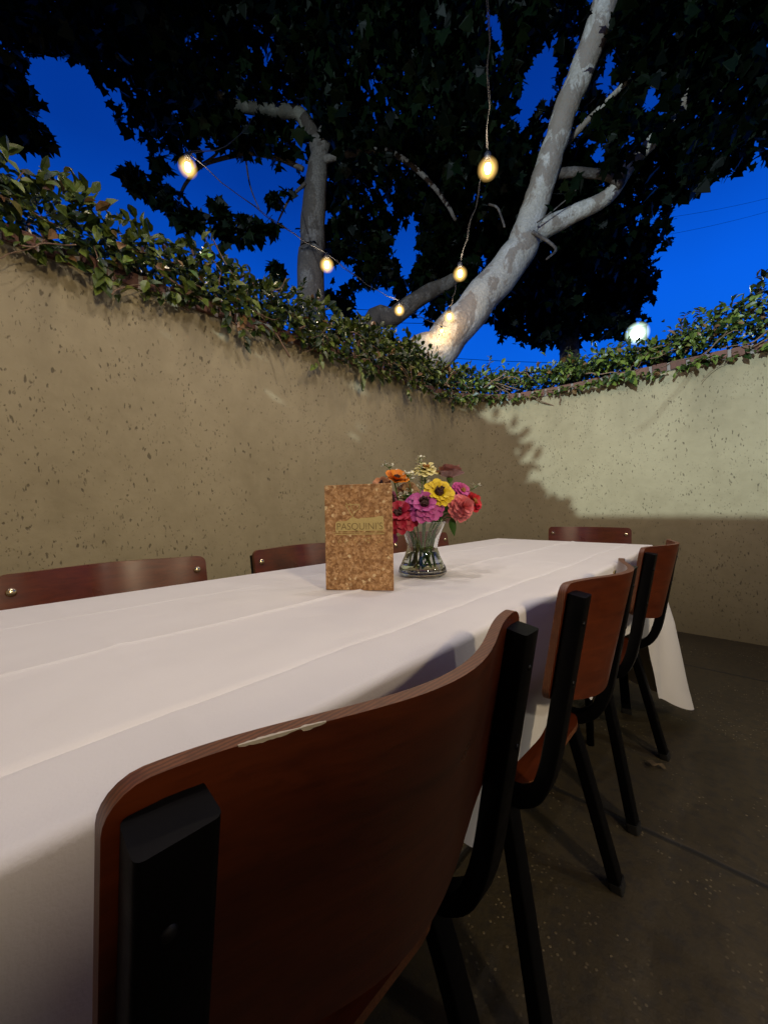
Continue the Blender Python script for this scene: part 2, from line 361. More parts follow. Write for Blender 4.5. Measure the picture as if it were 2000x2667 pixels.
# ------------------------------------------------------------------ chairs
def rr_sec(w,h,r,k=3):
    out=[]
    for sx,sy,a0 in((1,1,0),(-1,1,90),(-1,-1,180),(1,-1,270)):
        for i in range(k+1):
            a=R(a0+90*i/k); out.append((sx*(w/2-r)+r*math.cos(a),sy*(h/2-r)+r*math.sin(a)))
    return out
SEC=rr_sec(.036,.026,.004)
SEAT_Z=.436
def tilt(z): return .165*(.785-z)
def board_y(x,z): # back face of the backrest
    return .0145+tilt(z)-(.050-.008*(BT-z)/.2)*math.cos(min(abs(x)/.203,1)*math.pi/2)**2
BW,BT,BB,BTH,BR=.207,.806,.573,.0115,.019
def board(parent):
    nx,nz=44,9; vs=[];fs=[];mi=[]
    def zs(x):
        d=max(0,abs(x)-(BW-BR)); c=BR-math.sqrt(max(BR*BR-d*d,0))
        return BB+.043*(x/.2)**2+c,BT-c
    xs=[BW*math.sin(math.pi/2*(-1+2*i/nx)) for i in range(nx+1)]
    for side in(0,1):
        for x in xs:
            a,b=zs(x)
            for k in range(nz+1):
                z=lerp(a,b,k/nz); vs.append((x,board_y(x,z)+side*BTH,z))
    m=nz+1; S=(nx+1)*m
    for i in range(nx):
        for k in range(nz):
            a=i*m+k; fs.append((a,a+m,a+m+1,a+1)); mi.append(0); fs.append((S+a,S+a+1,S+a+m+1,S+a+m)); mi.append(0)
        for k in(0,nz):
            a=i*m+k; fs.append((a,S+a,S+a+m,a+m) if k==0 else (a,a+m,S+a+m,S+a)); mi.append(1)
    for i in(0,nx):
        for k in range(nz):
            a=i*m+k; fs.append((a,a+1,S+a+1,S+a) if i==0 else (a,S+a,S+a+1,a+1)); mi.append(1)
    o=mesh('backrest',vs,fs,[M_WOOD,M_EDGE],parent,True,mi); sharp(o,50)
    return o
def seat(parent):
    nx,ny=20,16; vs=[];fs=[];mi=[]
    out=[(.195,.075),(.195,.43)]
    def outline(t): pass
    prof=rr_sec(.372,.36,.075,6); N=len(prof); rings=[]
    # filled disc by scaled rings, top and bottom
    vs=[];levels=[0,.35,.7,.92,1.0]
    def zof(x,y): return SEAT_Z+.013*((y-.27)/.19)-.010*math.exp(-((x/.12)**2+((y-.2)/.11)**2))
    for side,dz in((0,.0),(1,-.012)):
        for L in levels:
            for px,py in prof:
                x=px*max(L,.02); y=.275+py*max(L,.02); vs.append((x,y,zof(x,y)+dz))
    m=len(levels); S=m*N
    for side in(0,1):
        b=side*S
        for i in range(m-1):
            for k in range(N):
                k2=(k+1)%N; q=(b+i*N+k,b+i*N+k2,b+(i+1)*N+k2,b+(i+1)*N+k); fs.append(q); mi.append(0)
        fs.append(tuple(b+k for k in range(N))); mi.append(0)
    for k in range(N):
        k2=(k+1)%N; fs.append(((m-1)*N+k,(m-1)*N+k2,S+(m-1)*N+k2,S+(m-1)*N+k)); mi.append(1)
    o=mesh('seat',vs,fs,[M_WOOD,M_EDGE],parent,True,mi); sharp(o,50); return o
def make_chair():
    root=empty('cafe_chair'); 
    board(root); seat(root)
    for s in(-1,1):
        x=.183*s
        pts=[(x,tilt(.790),.790),(x,tilt(.7),.7),(x,tilt(.6),.6),(x,tilt(.53),.53),(x-.001*s,.052,.485),(x-.003*s,.068,.445),(x-.006*s,.092,.422),(x-.009*s,.125,.412),(x-.012*s,.25,.412),(x-.014*s,.40,.416)]
        pts=spline(pts,4)
        mb=MB(); mb.tube(pts,1,sec=[(q[1],q[0]) for q in SEC],up=None) if 0 else mb.tube(pts,1,sec=SEC,up=(1,0,0))
        p=mb.build('back_post',M_BLACK,root,True,40)
        for z in(.745,.648):
            b=MB(); Mx=Matrix.Rotation(R(90),3,'X'); b.lathe([(.0001,.0022),(.002,.002),(.0034,.001),(.0038,0),(.0038,-.002)],12,(x+.004*s,tilt(z)-.0132,z),Mx); b.build('bolt_cap',M_STEELD,p,True)
        mb=MB(); mb.tube(spline([(.172*s,.13,.400),(.187*s,.105,.30),(.2215*s,.040,.008)],5),1,sec=SEC,up=(1,0,0)); lg=mb.build('leg',M_BLACK,root,True,40)
        f=MB(); f.tube([(.2205*s,.042,.022),(.2225*s,.038,0.0)],1.12,sec=SEC,up=(1,0,0)); f.build('rubber_foot',M_RUB,lg,True,40)
        mb=MB(); mb.tube(spline([(.170*s,.385,.400),(.185*s,.41,.25),(.205*s,.435,.008)],5),1,sec=SEC,up=(1,0,0)); lg=mb.build('leg',M_BLACK,root,True,40)
        f=MB(); f.tube([(.2045*s,.434,.022),(.206*s,.436,0)],1.12,sec=SEC,up=(1,0,0)); f.build('rubber_foot',M_RUB,lg,True,40)
        b=MB(); Mx=Matrix.Rotation(R(-90),3,'X')
        z=.7694; b.lathe([(.0001,.0055),(.004,.005),(.0075,.0032),(.0092,.0008),(.0095,0)],16,(x,board_y(x,z)+BTH+.0003,z),Mx); b.build('bolt_head',M_BOLT,root,True)
    for y,zz in((.145,.404),(.36,.406)):
        mb=MB(); mb.tube([(-.165,y,zz),(.165,y,zz)],1,sec=rr_sec(.024,.018,.004)); mb.build('seat_rail',M_BLACK,root,True,40)
    return root
def copy_tree(o,parent=None):
    c=o.copy(); COL.objects.link(c); c.parent=parent
    for ch in o.children: copy_tree(ch,c)
    return c
CHAIRS=[(-.1872,.244,R(90)-.0177,'brown plywood chair nearest the camera with a chipped white patch on its top edge'),
 (-.1858,.8328,R(90)-.0022,'brown plywood chair tucked in between the chipped chair and the farthest one of its row'),
 (-.1792,1.4955,R(90)-.042,'brown plywood chair standing at the far right corner of the white cloth'),
 (-1.117,.243,R(-90),'brown chair across the table whose two brass bolts both show, at left'),
 (-1.117,.800,R(-90)+.01,'brown chair across the table, half hidden behind the cork menu'),
 (-1.117,1.44,R(-90)-.02,'brown chair across the table, mostly hidden behind the flower vase'),
 (-.634,2.392,R(180)+.119,'dark red-brown chair alone at the far end of the table, before the bright wall')]
proto=make_chair(); near=None
for i,(x,y,a,lb) in enumerate(CHAIRS):
    o=proto if i==0 else copy_tree(proto)
    o.location=(x,y,0); o.rotation_euler=(0,0,a); tag(o,lb,'chair','chairs round the white table')
    if i==0: near=o
# chipped varnish on the near chair's top edge
br=[c for c in near.children if c.name.startswith('backrest')][0]
vs=[];fs=[];nC=26
for i in range(nC+1):
    x=lerp(-.150,-.105,i/nC); tp=math.sin(math.pi*min(1,i/nC*1.25+.12 if i<nC*.7 else (1-i/nC)*2.2+.05))
    tp=max(.08,min(1,tp)); d=.0019*tp*(.75+.5*random.random())
    yb=board_y(x,BT); e2=.0012*tp*(.6+.7*random.random())
    vs+=[(x,yb+e2,BT+.0005),(x,yb-.0006,BT+.0005),(x,board_y(x,BT-d)-.0006,BT-d)]
for i in range(nC):
    a=i*3; fs+=[(a,a+3,a+4,a+1),(a+1,a+4,a+5,a+2)]
o=mesh('chipped_edge',vs,fs,M_CHIP,br,False); o['label']='pale chipped varnish along the top edge'
# ------------------------------------------------------------------ table + cloth
TX0,TX1,TY0,TY1,TZ=-.9844,-.2825,-.45,1.990,.755
tb=empty('folding_table',((TX0+TX1)/2,(TY0+TY1)/2,0)); tag(tb,'long folding banquet table hidden under the white cloth','table')
mb=MB(); mb.box((0,0,TZ-.029),(TX1-TX0-.024,TY1-TY0-.024,.04),.006); mb.build('tabletop',plain('laminate',(.4,.38,.34),.5),tb,False)
for sy in(-1,1):
    for sx in(-1,1):
        mb=MB(); mb.tube([(sx*.20,sy*.80,TZ-.05),(sx*.20,sy*.86,0)],.014,10); mb.build('leg',M_BLACK,tb)
def skirt_len(x,y,side):
    if side=='R':
        if y>1.60: return lerp(.285,.60,min(1,(y-1.70)/.10) if y>1.70 else 0)
        L=.345
        for c in(.244,.8328,1.4955):
            t=abs(y-c); 
            if t<.26: L=min(L,lerp(.285,.345,max(0,(t-.20)/.06)))
        return L
    if side=='L': return .36 if y<1.7 else lerp(.36,.60,min(1,(y-1.7)/.15))
    return .60
def cloth():
    ny=330; vs=[];fs=[]
    XS=[lerp(TX0,TX1,i/110) for i in range(111)]
    for cx in(-.5873,-.3747,-.82): XS+=[cx+(k-22)*.0012 for k in range(45)]
    XS=sorted(XS); XS=[x for i,x in enumerate(XS) if i==0 or x-XS[i-1]>.0005]; XS[-1]=TX1; nx=len(XS)-1
    sm=lambda t:t*t*(3-2*t)
    def top(x,y):
        z=TZ
        for cx,h,wb in((-.5873,.0043,.5),(-.3747,-.0042,1.7),(-.82,.0016,2.9)):
            xx=cx+.006*math.sin(y*3.1+wb)+.003*math.sin(y*9+wb*2)+.0016*math.sin(y*31+wb)
            if cx==-.3747: xx+=.008*math.sin(y*2.2)
            d=abs(x-xx); amp=.75+.5*noise.noise((wb*3,y*5,0)); z+=h*amp*math.exp(-(d/.0042)**1.3)+h*.35*math.exp(-(d/.028)**2)
        for cy in(.12,1.23):
            d=abs(y-cy-.01*math.sin(x*9)); z+=.0026*math.exp(-d/.007)*(.5+noise.noise((x*6,cy*9,3)))
        # scattered press wrinkles
        z+=.0030*noise.noise((x*4,y*4,1.3))+.0022*abs(noise.noise((x*11+y*4,y*9-x*5,7)))+.0022*max(0,noise.noise((x*2.3+y*3.5,y*2-x*6,4.)))**2
        return z
    for j in range(ny+1):
        for i in range(nx+1):
            x=XS[i]; y=lerp(TY0,TY1,j/ny)
            e=min(x-TX0,TX1-x,y-TY0,TY1-y); k=min(1,e/.03)
            z=lerp(TZ,top(x,y),k)
            vs.append((x,y,z))
    m=nx+1
    for j in range(ny):
        for i in range(nx): a=j*m+i; fs.append((a,a+1,a+m+1,a+m))
    loop=[(i,0) for i in range(nx)]+[(nx,j) for j in range(ny)]+[(i,ny) for i in range(nx,0,-1)]+[(0,j) for j in range(ny,0,-1)]
    idx=[j*m+i for i,j in loop]; P=[Vector(vs[k]) for k in idx]; N=len(P)
    # perimeter length + blended normals round the corners
    cum=[0]
    for k in range(1,N): cum.append(cum[-1]+(P[k]-P[k-1]).length)
    def nrm(p):
        rc=.10
        n=Vector((0,0,0)); 
        dx0,dx1,dy0,dy1=p.x-TX0,TX1-p.x,p.y-TY0,TY1-p.y
        for d,v in((dx0,(-1,0,0)),(dx1,(1,0,0)),(dy0,(0,-1,0)),(dy1,(0,1,0))):
            n+=Vector(v)*max(0,1-d/rc)**1.5
        return n.normalized()
    ns=[nrm(p) for p in P]
    def side(p):
        d={'L':p.x-TX0,'R':TX1-p.x,'S':p.y-TY0,'N':TY1-p.y}; return min(d,key=d.get)
    nd=22; ringidx=[idx]
    LEN=[skirt_len(p.x,p.y,side(p)) for p in P]
    for _ in range(3): LEN=[(LEN[k-1]+LEN[k]+LEN[(k+1)%N])/3 for k in range(N)]
    rad=.010
    for d in range(1,nd+1):
        cur=[]
        for k in range(N):
            p,nn,L=P[k],ns[k],LEN[k]
            u=d/nd
            if d<=5:
                a=d/5*math.pi/2; off=rad*math.sin(a); dz=-rad*(1-math.cos(a))
                L0=0
            else:
                t=(d-5)/(nd-5); cq=min((Vector((cx,cy,0))-Vector((p.x,p.y,0))).length for cx in(TX0,TX1) for cy in(TY0,TY1)); L0=t*(L-.02)*(1+.16*math.exp(-(cq/.10)**2)); off=rad; dz=-rad-L0
            s=cum[k]; q=p
            dc=min((Vector((cx,cy,0))-Vector((q.x,q.y,0))).length for cx in(TX0,TX1) for cy in(TY0,TY1))
            cor=math.exp(-(dc/.085)**2)
            fold=math.sin(s*21+1.2*math.sin(s*7))*.5+.35*math.sin(s*37+.7)+.3*math.sin(s*11+2)
            free=min(1,L0/.30)
            long_=min(1,max(0,(L-.3)/.3))
            off+=free*(.012+.016*fold*(.35+.65*long_)) + cor*.115*min(1,L/.6)*(L0/.6)**1.15 + free*.02*long_
            off+=.003*noise.noise((s*14,L0*9,2))*min(1,L0/.05)
            if side(q)=='R' and L<.36: # knees of the skirt pushed in by chair seats
                off-= .035*min(1,max(0,(L0-.12)/.18))
            dz+=.012*math.sin(s*13+1)*t*long_ if d>5 else 0
            v=p+nn*off; v.z=max(.012,TZ+dz if d>5 else p.z+dz)
            cur.append(len(vs)); vs.append(v)
        ringidx.append(cur)
    for a,b in zip(ringidx,ringidx[1:]):
        for k in range(N):
            k2=(k+1)%N; fs.append((a[k],b[k],b[k2],a[k2]))
    o=mesh('tablecloth',vs,fs,M_CLOTH,None,True); sharp(o,170)
    return o
tag(cloth(),'creased white cloth spread over the long table and hanging to the floor','tablecloth')
# ------------------------------------------------------------------ cork menu
A=Vector((-.649,.517,0)); B=Vector((-.524,.593,0)); MW=(B-A).length; MHt=.2225
mn=empty('cork_menu',((A.x+B.x)/2,(A.y+B.y)/2,TZ+.0035),math.atan2(B.y-A.y,B.x-A.x)); tag(mn,'cork covered menu with gold lettering standing open on the white tablecloth','menu')
# lean seen in the photograph: a degree to the left, slightly back
mn.rotation_euler=(R(-2.0),R(-.6),math.atan2(B.y-A.y,B.x-A.x))
mb=MB(); mb.box((0,.0022,MHt/2),(MW,.0045,MHt),.0009); cov=mb.build('front_cover',M_CORK,mn,False)
mb=MB(); ang=R(22); Mx=Matrix.Rotation(ang,3,'Z'); mb.box(Mx@Vector((MW/2,0,0))+Vector((-MW/2,.008,MHt/2)),(MW,.0045,MHt),.0009,Mx); mb.build('back_cover',M_CORK,mn,False)
mb=MB(); Mx=Matrix.Rotation(R(9),3,'Z'); mb.box(Mx@Vector((MW/2-.003,0,0))+Vector((-MW/2+.002,.0065,MHt/2)),(MW-.012,.0012,MHt-.01),.0,Mx); mb.build('menu_pages',M_PAPER,mn,False)
def foil(pts,d=.0006,y=-.0002):
    m=MB(); n=len(pts); m.add([(x,y-d,z) for x,z in pts]+[(x,y,z) for x,z in pts],[tuple(range(n))]+[(k,(k+1)%n,n+(k+1)%n,n+k) for k in range(n)]); return m
def Lz(a,b): # position in the logo crop (1659 px wide over 190 photo px) -> cover coordinates
    return (((a-15)/(1540-15)-.5)*MW, MHt-( (1300+b*150/1310-1272)/270*MHt))
def strip(m,pts,wd):
    pts=[Vector((x,0,z)) for x,z in pts]
    for a,b in zip(pts,pts[1:]):
        t=(b-a).normalized(); nn=Vector((-t.z,0,t.x))*wd/2
        q=[a-nn-t*wd*.2,b-nn+t*wd*.2,b+nn+t*wd*.2,a+nn-t*wd*.2]
        m.add([(v.x,-.0009,v.z) for v in q]+[(v.x,.0,v.z) for v in q],[(0,1,2,3),(0,1,5,4),(1,2,6,5),(2,3,7,6),(3,0,4,7)])
m=foil([Lz(*p) for p in[(262,800),(268,610),(310,578),(520,575),(600,520),(650,490),(700,500),(745,520),(800,535),(850,512),(1180,500),(1230,480),(1330,480),(1352,520),(1360,800)]])
strip(m,[Lz(505,210),Lz(650,470)],.0017); strip(m,[Lz(515,165),Lz(545,205),Lz(800,205),Lz(835,265)],.0014); strip(m,[Lz(600,170),Lz(670,365)],.0012); strip(m,[Lz(835,265),Lz(690,400),Lz(660,500)],.0009)
strip(m,[Lz(200,830),Lz(1385,830)],.0010); strip(m,[Lz(255,868),Lz(1360,868)],.0019)
rr=random.Random(3)
for k in range(34):
    a=300+rr.random()*1010; b=945+rr.random()*100; strip(m,[Lz(a,b),Lz(a+rr.uniform(-26,26),b+rr.uniform(10,34))],.0005+rr.random()*.0006)
m.build('gold_emblem',M_GOLD,cov,False)
fc=bpy.data.curves.new('lettering','FONT'); fc.body="PASQUINI'S"; fc.size=.0175; fc.align_x='CENTER'; fc.extrude=.0004; fc.offset=-.0002
to=bpy.data.objects.new('tmp',fc); COL.objects.link(to); dg=bpy.context.evaluated_depsgraph_get(); me=bpy.data.meshes.new_from_object(to.evaluated_get(dg)); bpy.data.objects.remove(to)
me.materials.clear(); me.materials.append(M_DEBOSS); xs=[v.co.x for v in me.vertices]; sx=(Lz(1330,0)[0]-Lz(300,0)[0])/(max(xs)-min(xs)); c0=(max(xs)+min(xs))/2; cx=(Lz(1330,0)[0]+Lz(300,0)[0])/2
z0=Lz(0,770)[1]; hz=max(v.co.y for v in me.vertices); sz=(Lz(0,615)[1]-z0)/hz
for v in me.vertices: v.co=Vector(((v.co.x-c0)*sx+cx,-.0010+(-v.co.z)*.5,z0+v.co.y*sz))
lt=link(bpy.data.objects.new('lettering',me),cov)
# ------------------------------------------------------------------ vase
VP=Vector((-.603,.796,TZ+.002)); va=empty('flower_vase',VP); tag(va,'clear waisted glass vase half full of water on the white cloth','vase')
outp=[(.0001,.0),(.050,0),(.059,.003),(.0625,.010),(.0595,.020),(.0525,.034),(.0455,.049),(.0405,.064),(.0395,.074),(.042,.088),(.048,.105),(.055,.122),(.0615,.137),(.0630,.1385)]
inn=[(.0605,.1385),(.059,.136),(.0525,.121),(.0455,.104),(.0395,.088),(.037,.074),(.038,.064),(.043,.050),(.0495,.034),(.0560,.021),(.0565,.014),(.045,.010),(.0001,.010)]
mb=MB(); mb.lathe(outp+inn,48); mb.build('glass_body',M_GLASS,va,True)
mb=MB(); mb.lathe([(.0001,.0106),(.0445,.0106),(.0558,.0146),(.0554,.021),(.0489,.034),(.0424,.050),(.0385,.060),(.0001,.060)],48); mb.build('water',M_WATER,va,True)
# ------------------------------------------------------------------ flowers
def petal_mesh(mb,Mx,c,r0,r1,wd,lift,curl,az,jit=0):
    ns=6; ca,sa=math.cos(az),math.sin(az); vs=[];fs=[]
    for i in range(ns+1):
        t=i/ns; r=lerp(r0,r1,t); ww=wd*(.28+.72*math.sin(math.pi*min(.5,t*.62)))*(1 if t<.8 else math.sqrt(max(.0,1-((t-.8)/.21)**2)))
        z=lift*t-curl*t*t+jit*t
        for q in(-1,-.5,0,.5,1):
            x=r; y=q*ww; zz=z+.18*wd*abs(q)**2*(1 if t<.9 else .4)
            vs.append(Mx@Vector((x*ca-y*sa,x*sa+y*ca,zz))+c)
    for i in range(ns):
        for k in range(4): a=i*5+k; fs.append((a,a+1,a+6,a+5))
    mb.add(vs,fs)
def petal_mat(name,a,b):
    t=NT(name,.55); i=t.island(); c=t.mix(i,a,b); c=t.mix(t.ramp(t.noise(220,3),[(.4,0),(.7,.35)]),c,[q*.65 for q in a]); t.col(c); t.b.inputs['Subsurface Weight'].default_value=0; return t.m
M_FST=leaf_mat('flower_stem',(.09,.16,.04),(.13,.22,.06)); M_FLEAF=leaf_mat('flower_leaf',(.025,.075,.015),(.05,.11,.025))
M_CEN=plain('dark_flower_centre',(.045,.012,.008),.8); M_CEN2=plain('yellow_flower_centre',(.35,.16,.03),.8)
def flower(label,px,py,Z,R_,nrm,pa,pb,rings,cen,lift=.25,curl=.2,cr=.2,npet=13,foot=None,wide=1.):
    c=at(px,py,Z); root=empty('zinnia_flower',VP+Vector((0,0,.015))); tag(root,label,'flower','flowers in the glass vase')
    nv=(CR*nrm[0]+CU*nrm[1]-CF*nrm[2]).normalized(); Mx=nv.to_track_quat('Z','Y').to_matrix(); lc=c-root.location
    mb=MB()
    for k in range(rings):
        f=1-k/rings*.62; nn=max(6,int(npet*(1-.12*k)))
        for j in range(nn):
            az=2*math.pi*(j+.5*(k%2)+random.uniform(-.12,.12))/nn
            petal_mesh(mb,Mx,lc+nv*(.0022*k),R_*cr*.55,R_*f*random.uniform(.92,1.06),R_*wide*.31*(f**.5)*13/npet*random.uniform(.9,1.1),R_*(lift+.16*k)*random.uniform(.8,1.2),R_*curl*random.uniform(.6,1.4),az)
    mb.build('petals',petal_mat('petal',pa,pb),root,True)
    if cen:
        mb=MB()
        mb.lathe([(.0001,R_*(cr*.75+.12)),(R_*cr*.6,R_*(cr*.6+.12)),(R_*cr,R_*.12),(R_*cr*.9,-R_*.05)],14,lc+nv*.001*rings,Mx)
        for j in range(26):
            a=random.uniform(0,6.28); r=R_*cr*math.sqrt(random.random()); p=Vector((r*math.cos(a),r*math.sin(a),R_*(cr*.4+.12)))
            d=Vector((random.uniform(-.3,.3),random.uniform(-.3,.3),1))*R_*.22; mb.tube([lc+Mx@p,lc+Mx@(p+d)],[R_*.035,R_*.045],5)
        mb.build('flower_centre',cen,root,False)
    a=random.uniform(0,6.28); base=Vector((.026*math.cos(a),.026*math.sin(a),.002)) if foot is None else Vector(foot)
    waist=Vector((lc.x*.22,lc.y*.22,.060)); 
    rim=Vector((lc.x,lc.y,0)); rl=min(rim.length,.048); rim=(rim.normalized()*rl if rim.length>1e-4 else rim); rim.z=.128
    st=MB(); st.tube(spline([base,waist,rim,lc-nv*R_*.30,lc-nv*.002],6),.0020,7); st.build('stem',M_FST,root,True)
    cx_=MB(); cx_.lathe([(.0022,-R_*.34),(R_*.16,-R_*.20),(R_*.24,-.0005)],10,lc,Mx); cx_.build('calyx',M_FST,root,True)
    return root
PXM=1/F
def FL(label,x,y,Z,rp,*a,**k): return flower(label,980+x*290/1659,1180+y*240/1373,Z,rp*.1748*Z*PXM,*a,**k)
FL('bright yellow zinnia with a dark centre, foremost in the vase',930,600,.93,240,(.05,.45,.85),(.72,.50,.0),(.82,.62,.01),2,M_CEN,lift=.30,curl=.25,cr=.30,npet=15,wide=.9)
FL('large magenta zinnia low at the front of the vase',715,775,.92,300,(-.05,.55,.8),(.42,.045,.24),(.56,.10,.34),3,M_CEN,lift=.12,curl=.32,cr=.24,npet=14)
FL('crimson red zinnia beside the edge of the cork menu',345,930,.93,292,(-.2,.55,.8),(.34,.004,.022),(.46,.012,.05),4,M_CEN,lift=.15,curl=.35,npet=14)
FL('dark maroon zinnia half behind the cork menu',190,690,.95,180,(.75,.1,.6),(.13,.012,.05),(.30,.09,.14),2,M_CEN,lift=.2,curl=.2,cr=.4)
FL('orange zinnia standing above the corner of the cork menu',290,405,1.00,182,(.25,.75,.55),(.80,.24,.008),(.85,.32,.012),2,M_CEN,lift=.5,curl=.1,cr=.25,npet=12)
FL('peach zinnia just showing over the top of the menu',85,470,1.02,150,(-.3,.7,.6),(.50,.20,.07),(.55,.27,.10),2,M_CEN,lift=.4,curl=.2)
FL('pale cream yellow zinnia at the top of the bunch',735,265,1.06,225,(.0,.93,.35),(.72,.64,.22),(.80,.73,.33),3,M_CEN2,lift=.15,curl=.32,cr=.2,npet=14)
FL('dusty pink zinnia seen from below at upper right',1095,375,1.05,225,(.1,.95,-.12),(.40,.19,.17),(.50,.26,.23),3,None,lift=.50,curl=.15,npet=13,wide=1.15)
FL('small bright pink zinnia with a yellow eye, right side',1265,570,1.0,172,(.35,.45,.8),(.50,.05,.24),(.62,.10,.32),3,M_CEN2,lift=.2,curl=.3,cr=.2)
FL('full coral pink zinnia at the right of the bunch',1265,815,.95,215,(.35,.15,.9),(.66,.13,.15),(.74,.24,.23),6,None,lift=.10,curl=.30,npet=15)
FL('scarlet red zinnia at the far right of the bunch',1430,735,1.0,178,(.6,.35,.7),(.50,.004,.010),(.60,.012,.018),3,M_CEN2,lift=.25,curl=.2)
FL('pale pink fading zinnia tucked behind the coral one',1105,905,.985,150,(.0,.0,1),(.50,.28,.24),(.58,.36,.3),4,None,lift=.1,curl=.3)
FL('small magenta zinnia drooping low beside the menu',250,1260,.97,80,(-.5,-.1,.8),(.42,.03,.18),(.5,.06,.24),2,M_CEN,lift=.2,curl=.3)
FL('bronze buff zinnia sunk in the middle of the bunch',470,560,1.02,175,(.0,.5,.8),(.30,.17,.08),(.38,.24,.10),4,None,lift=.1,curl=.3)
M_FLO=plain('white_floret',(.75,.76,.60),.6)
def sprig(label,tip,n,Z,spread,start=(700,900)):
    P=lambda x,y:at(980+x*290/1659,1180+y*240/1373,Z)
    root=empty('white_sprig',VP+Vector((0,0,.015))); tag(root,label,'flower sprig','white filler sprigs in the vase'); o=root.location
    a=P(*start)-o; b=P(*tip)-o; path=spline([Vector((random.uniform(-.015,.015),random.uniform(-.015,.015),.002)),Vector((a.x*.2,a.y*.2,.06)),Vector((a.x*.6,a.y*.6,.125)),a.lerp(b,.5)+Vector((0,0,.006)),b],8)
    mb=MB(); mb.tube(path,.0011,6); mb.build('stem',M_FST,root,True)
    lf=MB(); fl=MB(); k0=len(path)
    for k in range(n):
        t=1-(k/n)**1.15*.42; p=path[min(k0-1,int(t*(k0-1)))]; a=random.uniform(0,6.28); d=Vector((math.cos(a),math.sin(a),random.uniform(.2,.9))).normalized()
        ln=spread*(.35+.65*(1-t)/.42)*random.uniform(.6,1.2)*.5+.004; q=p+d*ln; lf.tube([p,q],.0006,4)
        for h in range(random.choice((3,4))):
            e=(d+Vector((random.uniform(-.9,.9),random.uniform(-.9,.9),random.uniform(-.6,.9)))).normalized(); s=random.uniform(.0042,.0066); sd=e.cross(Vector((.3,.2,.9))).normalized()*s*.6; up=e.cross(sd).normalized()*s*.3
            fl.add([q,q+e*s+sd,q+e*s*1.7+up,q+e*s-sd],[(0,1,2),(0,2,3)])
    for k in range(n):
        t=random.uniform(.45,.95); p=path[int(t*(k0-1))]; a=random.uniform(0,6.28); d=Vector((math.cos(a),math.sin(a),.5)).normalized(); s=random.uniform(.006,.012); sd=d.cross(Vector((0,0,1))).normalized()*s*.28
        lf.add([p,p+d*s*.5+sd,p+d*s,p+d*s*.5-sd],[(0,1,2,3)])
    lf.build('leaflets',M_FST,root,False); fl.build('florets',M_FLO,root,False)
sprig('tallest white floret sprig, above the cream zinnia',(665,75),16,1.04,.03,(690,600))
sprig('white floret sprig leaning left over the menu top',(120,170),12,1.06,.022,(400,560))
sprig('white floret sprig to the right of the orange zinnia',(470,330),18,1.0,.04,(520,620))
sprig('white floret sprig standing out at far right of the bunch',(1500,500),14,1.02,.035,(1150,800))
sprig('white floret sprig between the menu and the magenta zinnia',(400,640),16,.97,.035,(520,840))
sprig('greenish sprig behind the yellow zinnia',(730,370),22,1.05,.03,(700,700))
def bunch_leaf(label,x,y,Z,dx,dy,L):
    root=empty('zinnia_leaf',VP+Vector((0,0,.02))); tag(root,label,'leaf','green leaves in the vase'); o=root.location
    p=at(980+x*290/1659,1180+y*240/1373,Z)-o; d=(CR*dx-CU*dy-CF*.25).normalized(); sd=d.cross(CF).normalized(); up=sd.cross(d)
    vs=[];fs=[]
    for i in range(9):
        t=i/8; w_=L*.24*math.sin(math.pi*t**.8)**.9 if 0<t<1 else .0004; c=p+d*(L*t)-CU*(L*.25*t*t)
        vs+=[c+sd*w_+up*w_*.35,c,c-sd*w_+up*w_*.35]
    for i in range(8): a=i*3; fs+=[(a,a+3,a+4,a+1),(a+1,a+4,a+5,a+2)]
    mesh('leaf_blade',vs,fs,M_FLEAF,root,True)
    mb=MB(); mb.tube(spline([Vector((.01,.01,.0)),Vector((p.x*.22,p.y*.22,.06)),Vector((p.x*.7,p.y*.7,.12)),p],5),.0016,6); mb.build('stem',M_FST,root,True)
bunch_leaf('dark green leaf drooping over the right rim of the vase',1120,960,.96,.15,1,.038)
bunch_leaf('broad green leaf under the yellow zinnia',1010,880,.965,.4,-.55,.045)
bunch_leaf('dark leaf under the crimson zinnia at the vase rim',430,1060,.95,-.9,.35,.045)
bunch_leaf('green leaf filling the middle of the bunch',560,800,1.0,-.3,-1,.055)
bunch_leaf('green leaf between magenta zinnia and vase rim',760,1000,.985,.3,-.2,.05)
# ------------------------------------------------------------------ vines on the wall
def oval(mb,p,d,nrm,L,W):
    d=d.normalized(); sd=d.cross(nrm); 
    if sd.length<1e-3: sd=d.cross(Vector((1,0,.2)))
    sd.normalize(); up=sd.cross(d); f=.28*W
    q=[p,p+d*L*.22+sd*W*.36+up*f*.7,p+d*L*.55+sd*W*.5+up*f,p+d*L*.85+sd*W*.24+up*f*.5-up*L*.05,p+d*L-up*L*.10,
       p+d*L*.85-sd*W*.24+up*f*.5-up*L*.05,p+d*L*.55-sd*W*.5+up*f,p+d*L*.22-sd*W*.36+up*f*.7,p+d*L*.5]
    mb.add(q,[(0,1,2,8),(8,2,3,4),(0,8,6,7),(8,4,5,6)])
def arc_pts(path):
    L=[0]
    for i in range(1,len(path)): L.append(L[-1]+(path[i][0]-path[i-1][0]).length)
    return L
DP=wall_path(.03); DL=arc_pts(DP)
def wp(s):
    k=min(max(int(np.searchsorted(DL,s)),0),len(DP)-1); return DP[k]
def s_of_y(y): return y+1.2
S_C=WY-WR+1.2+WR*math.pi/4
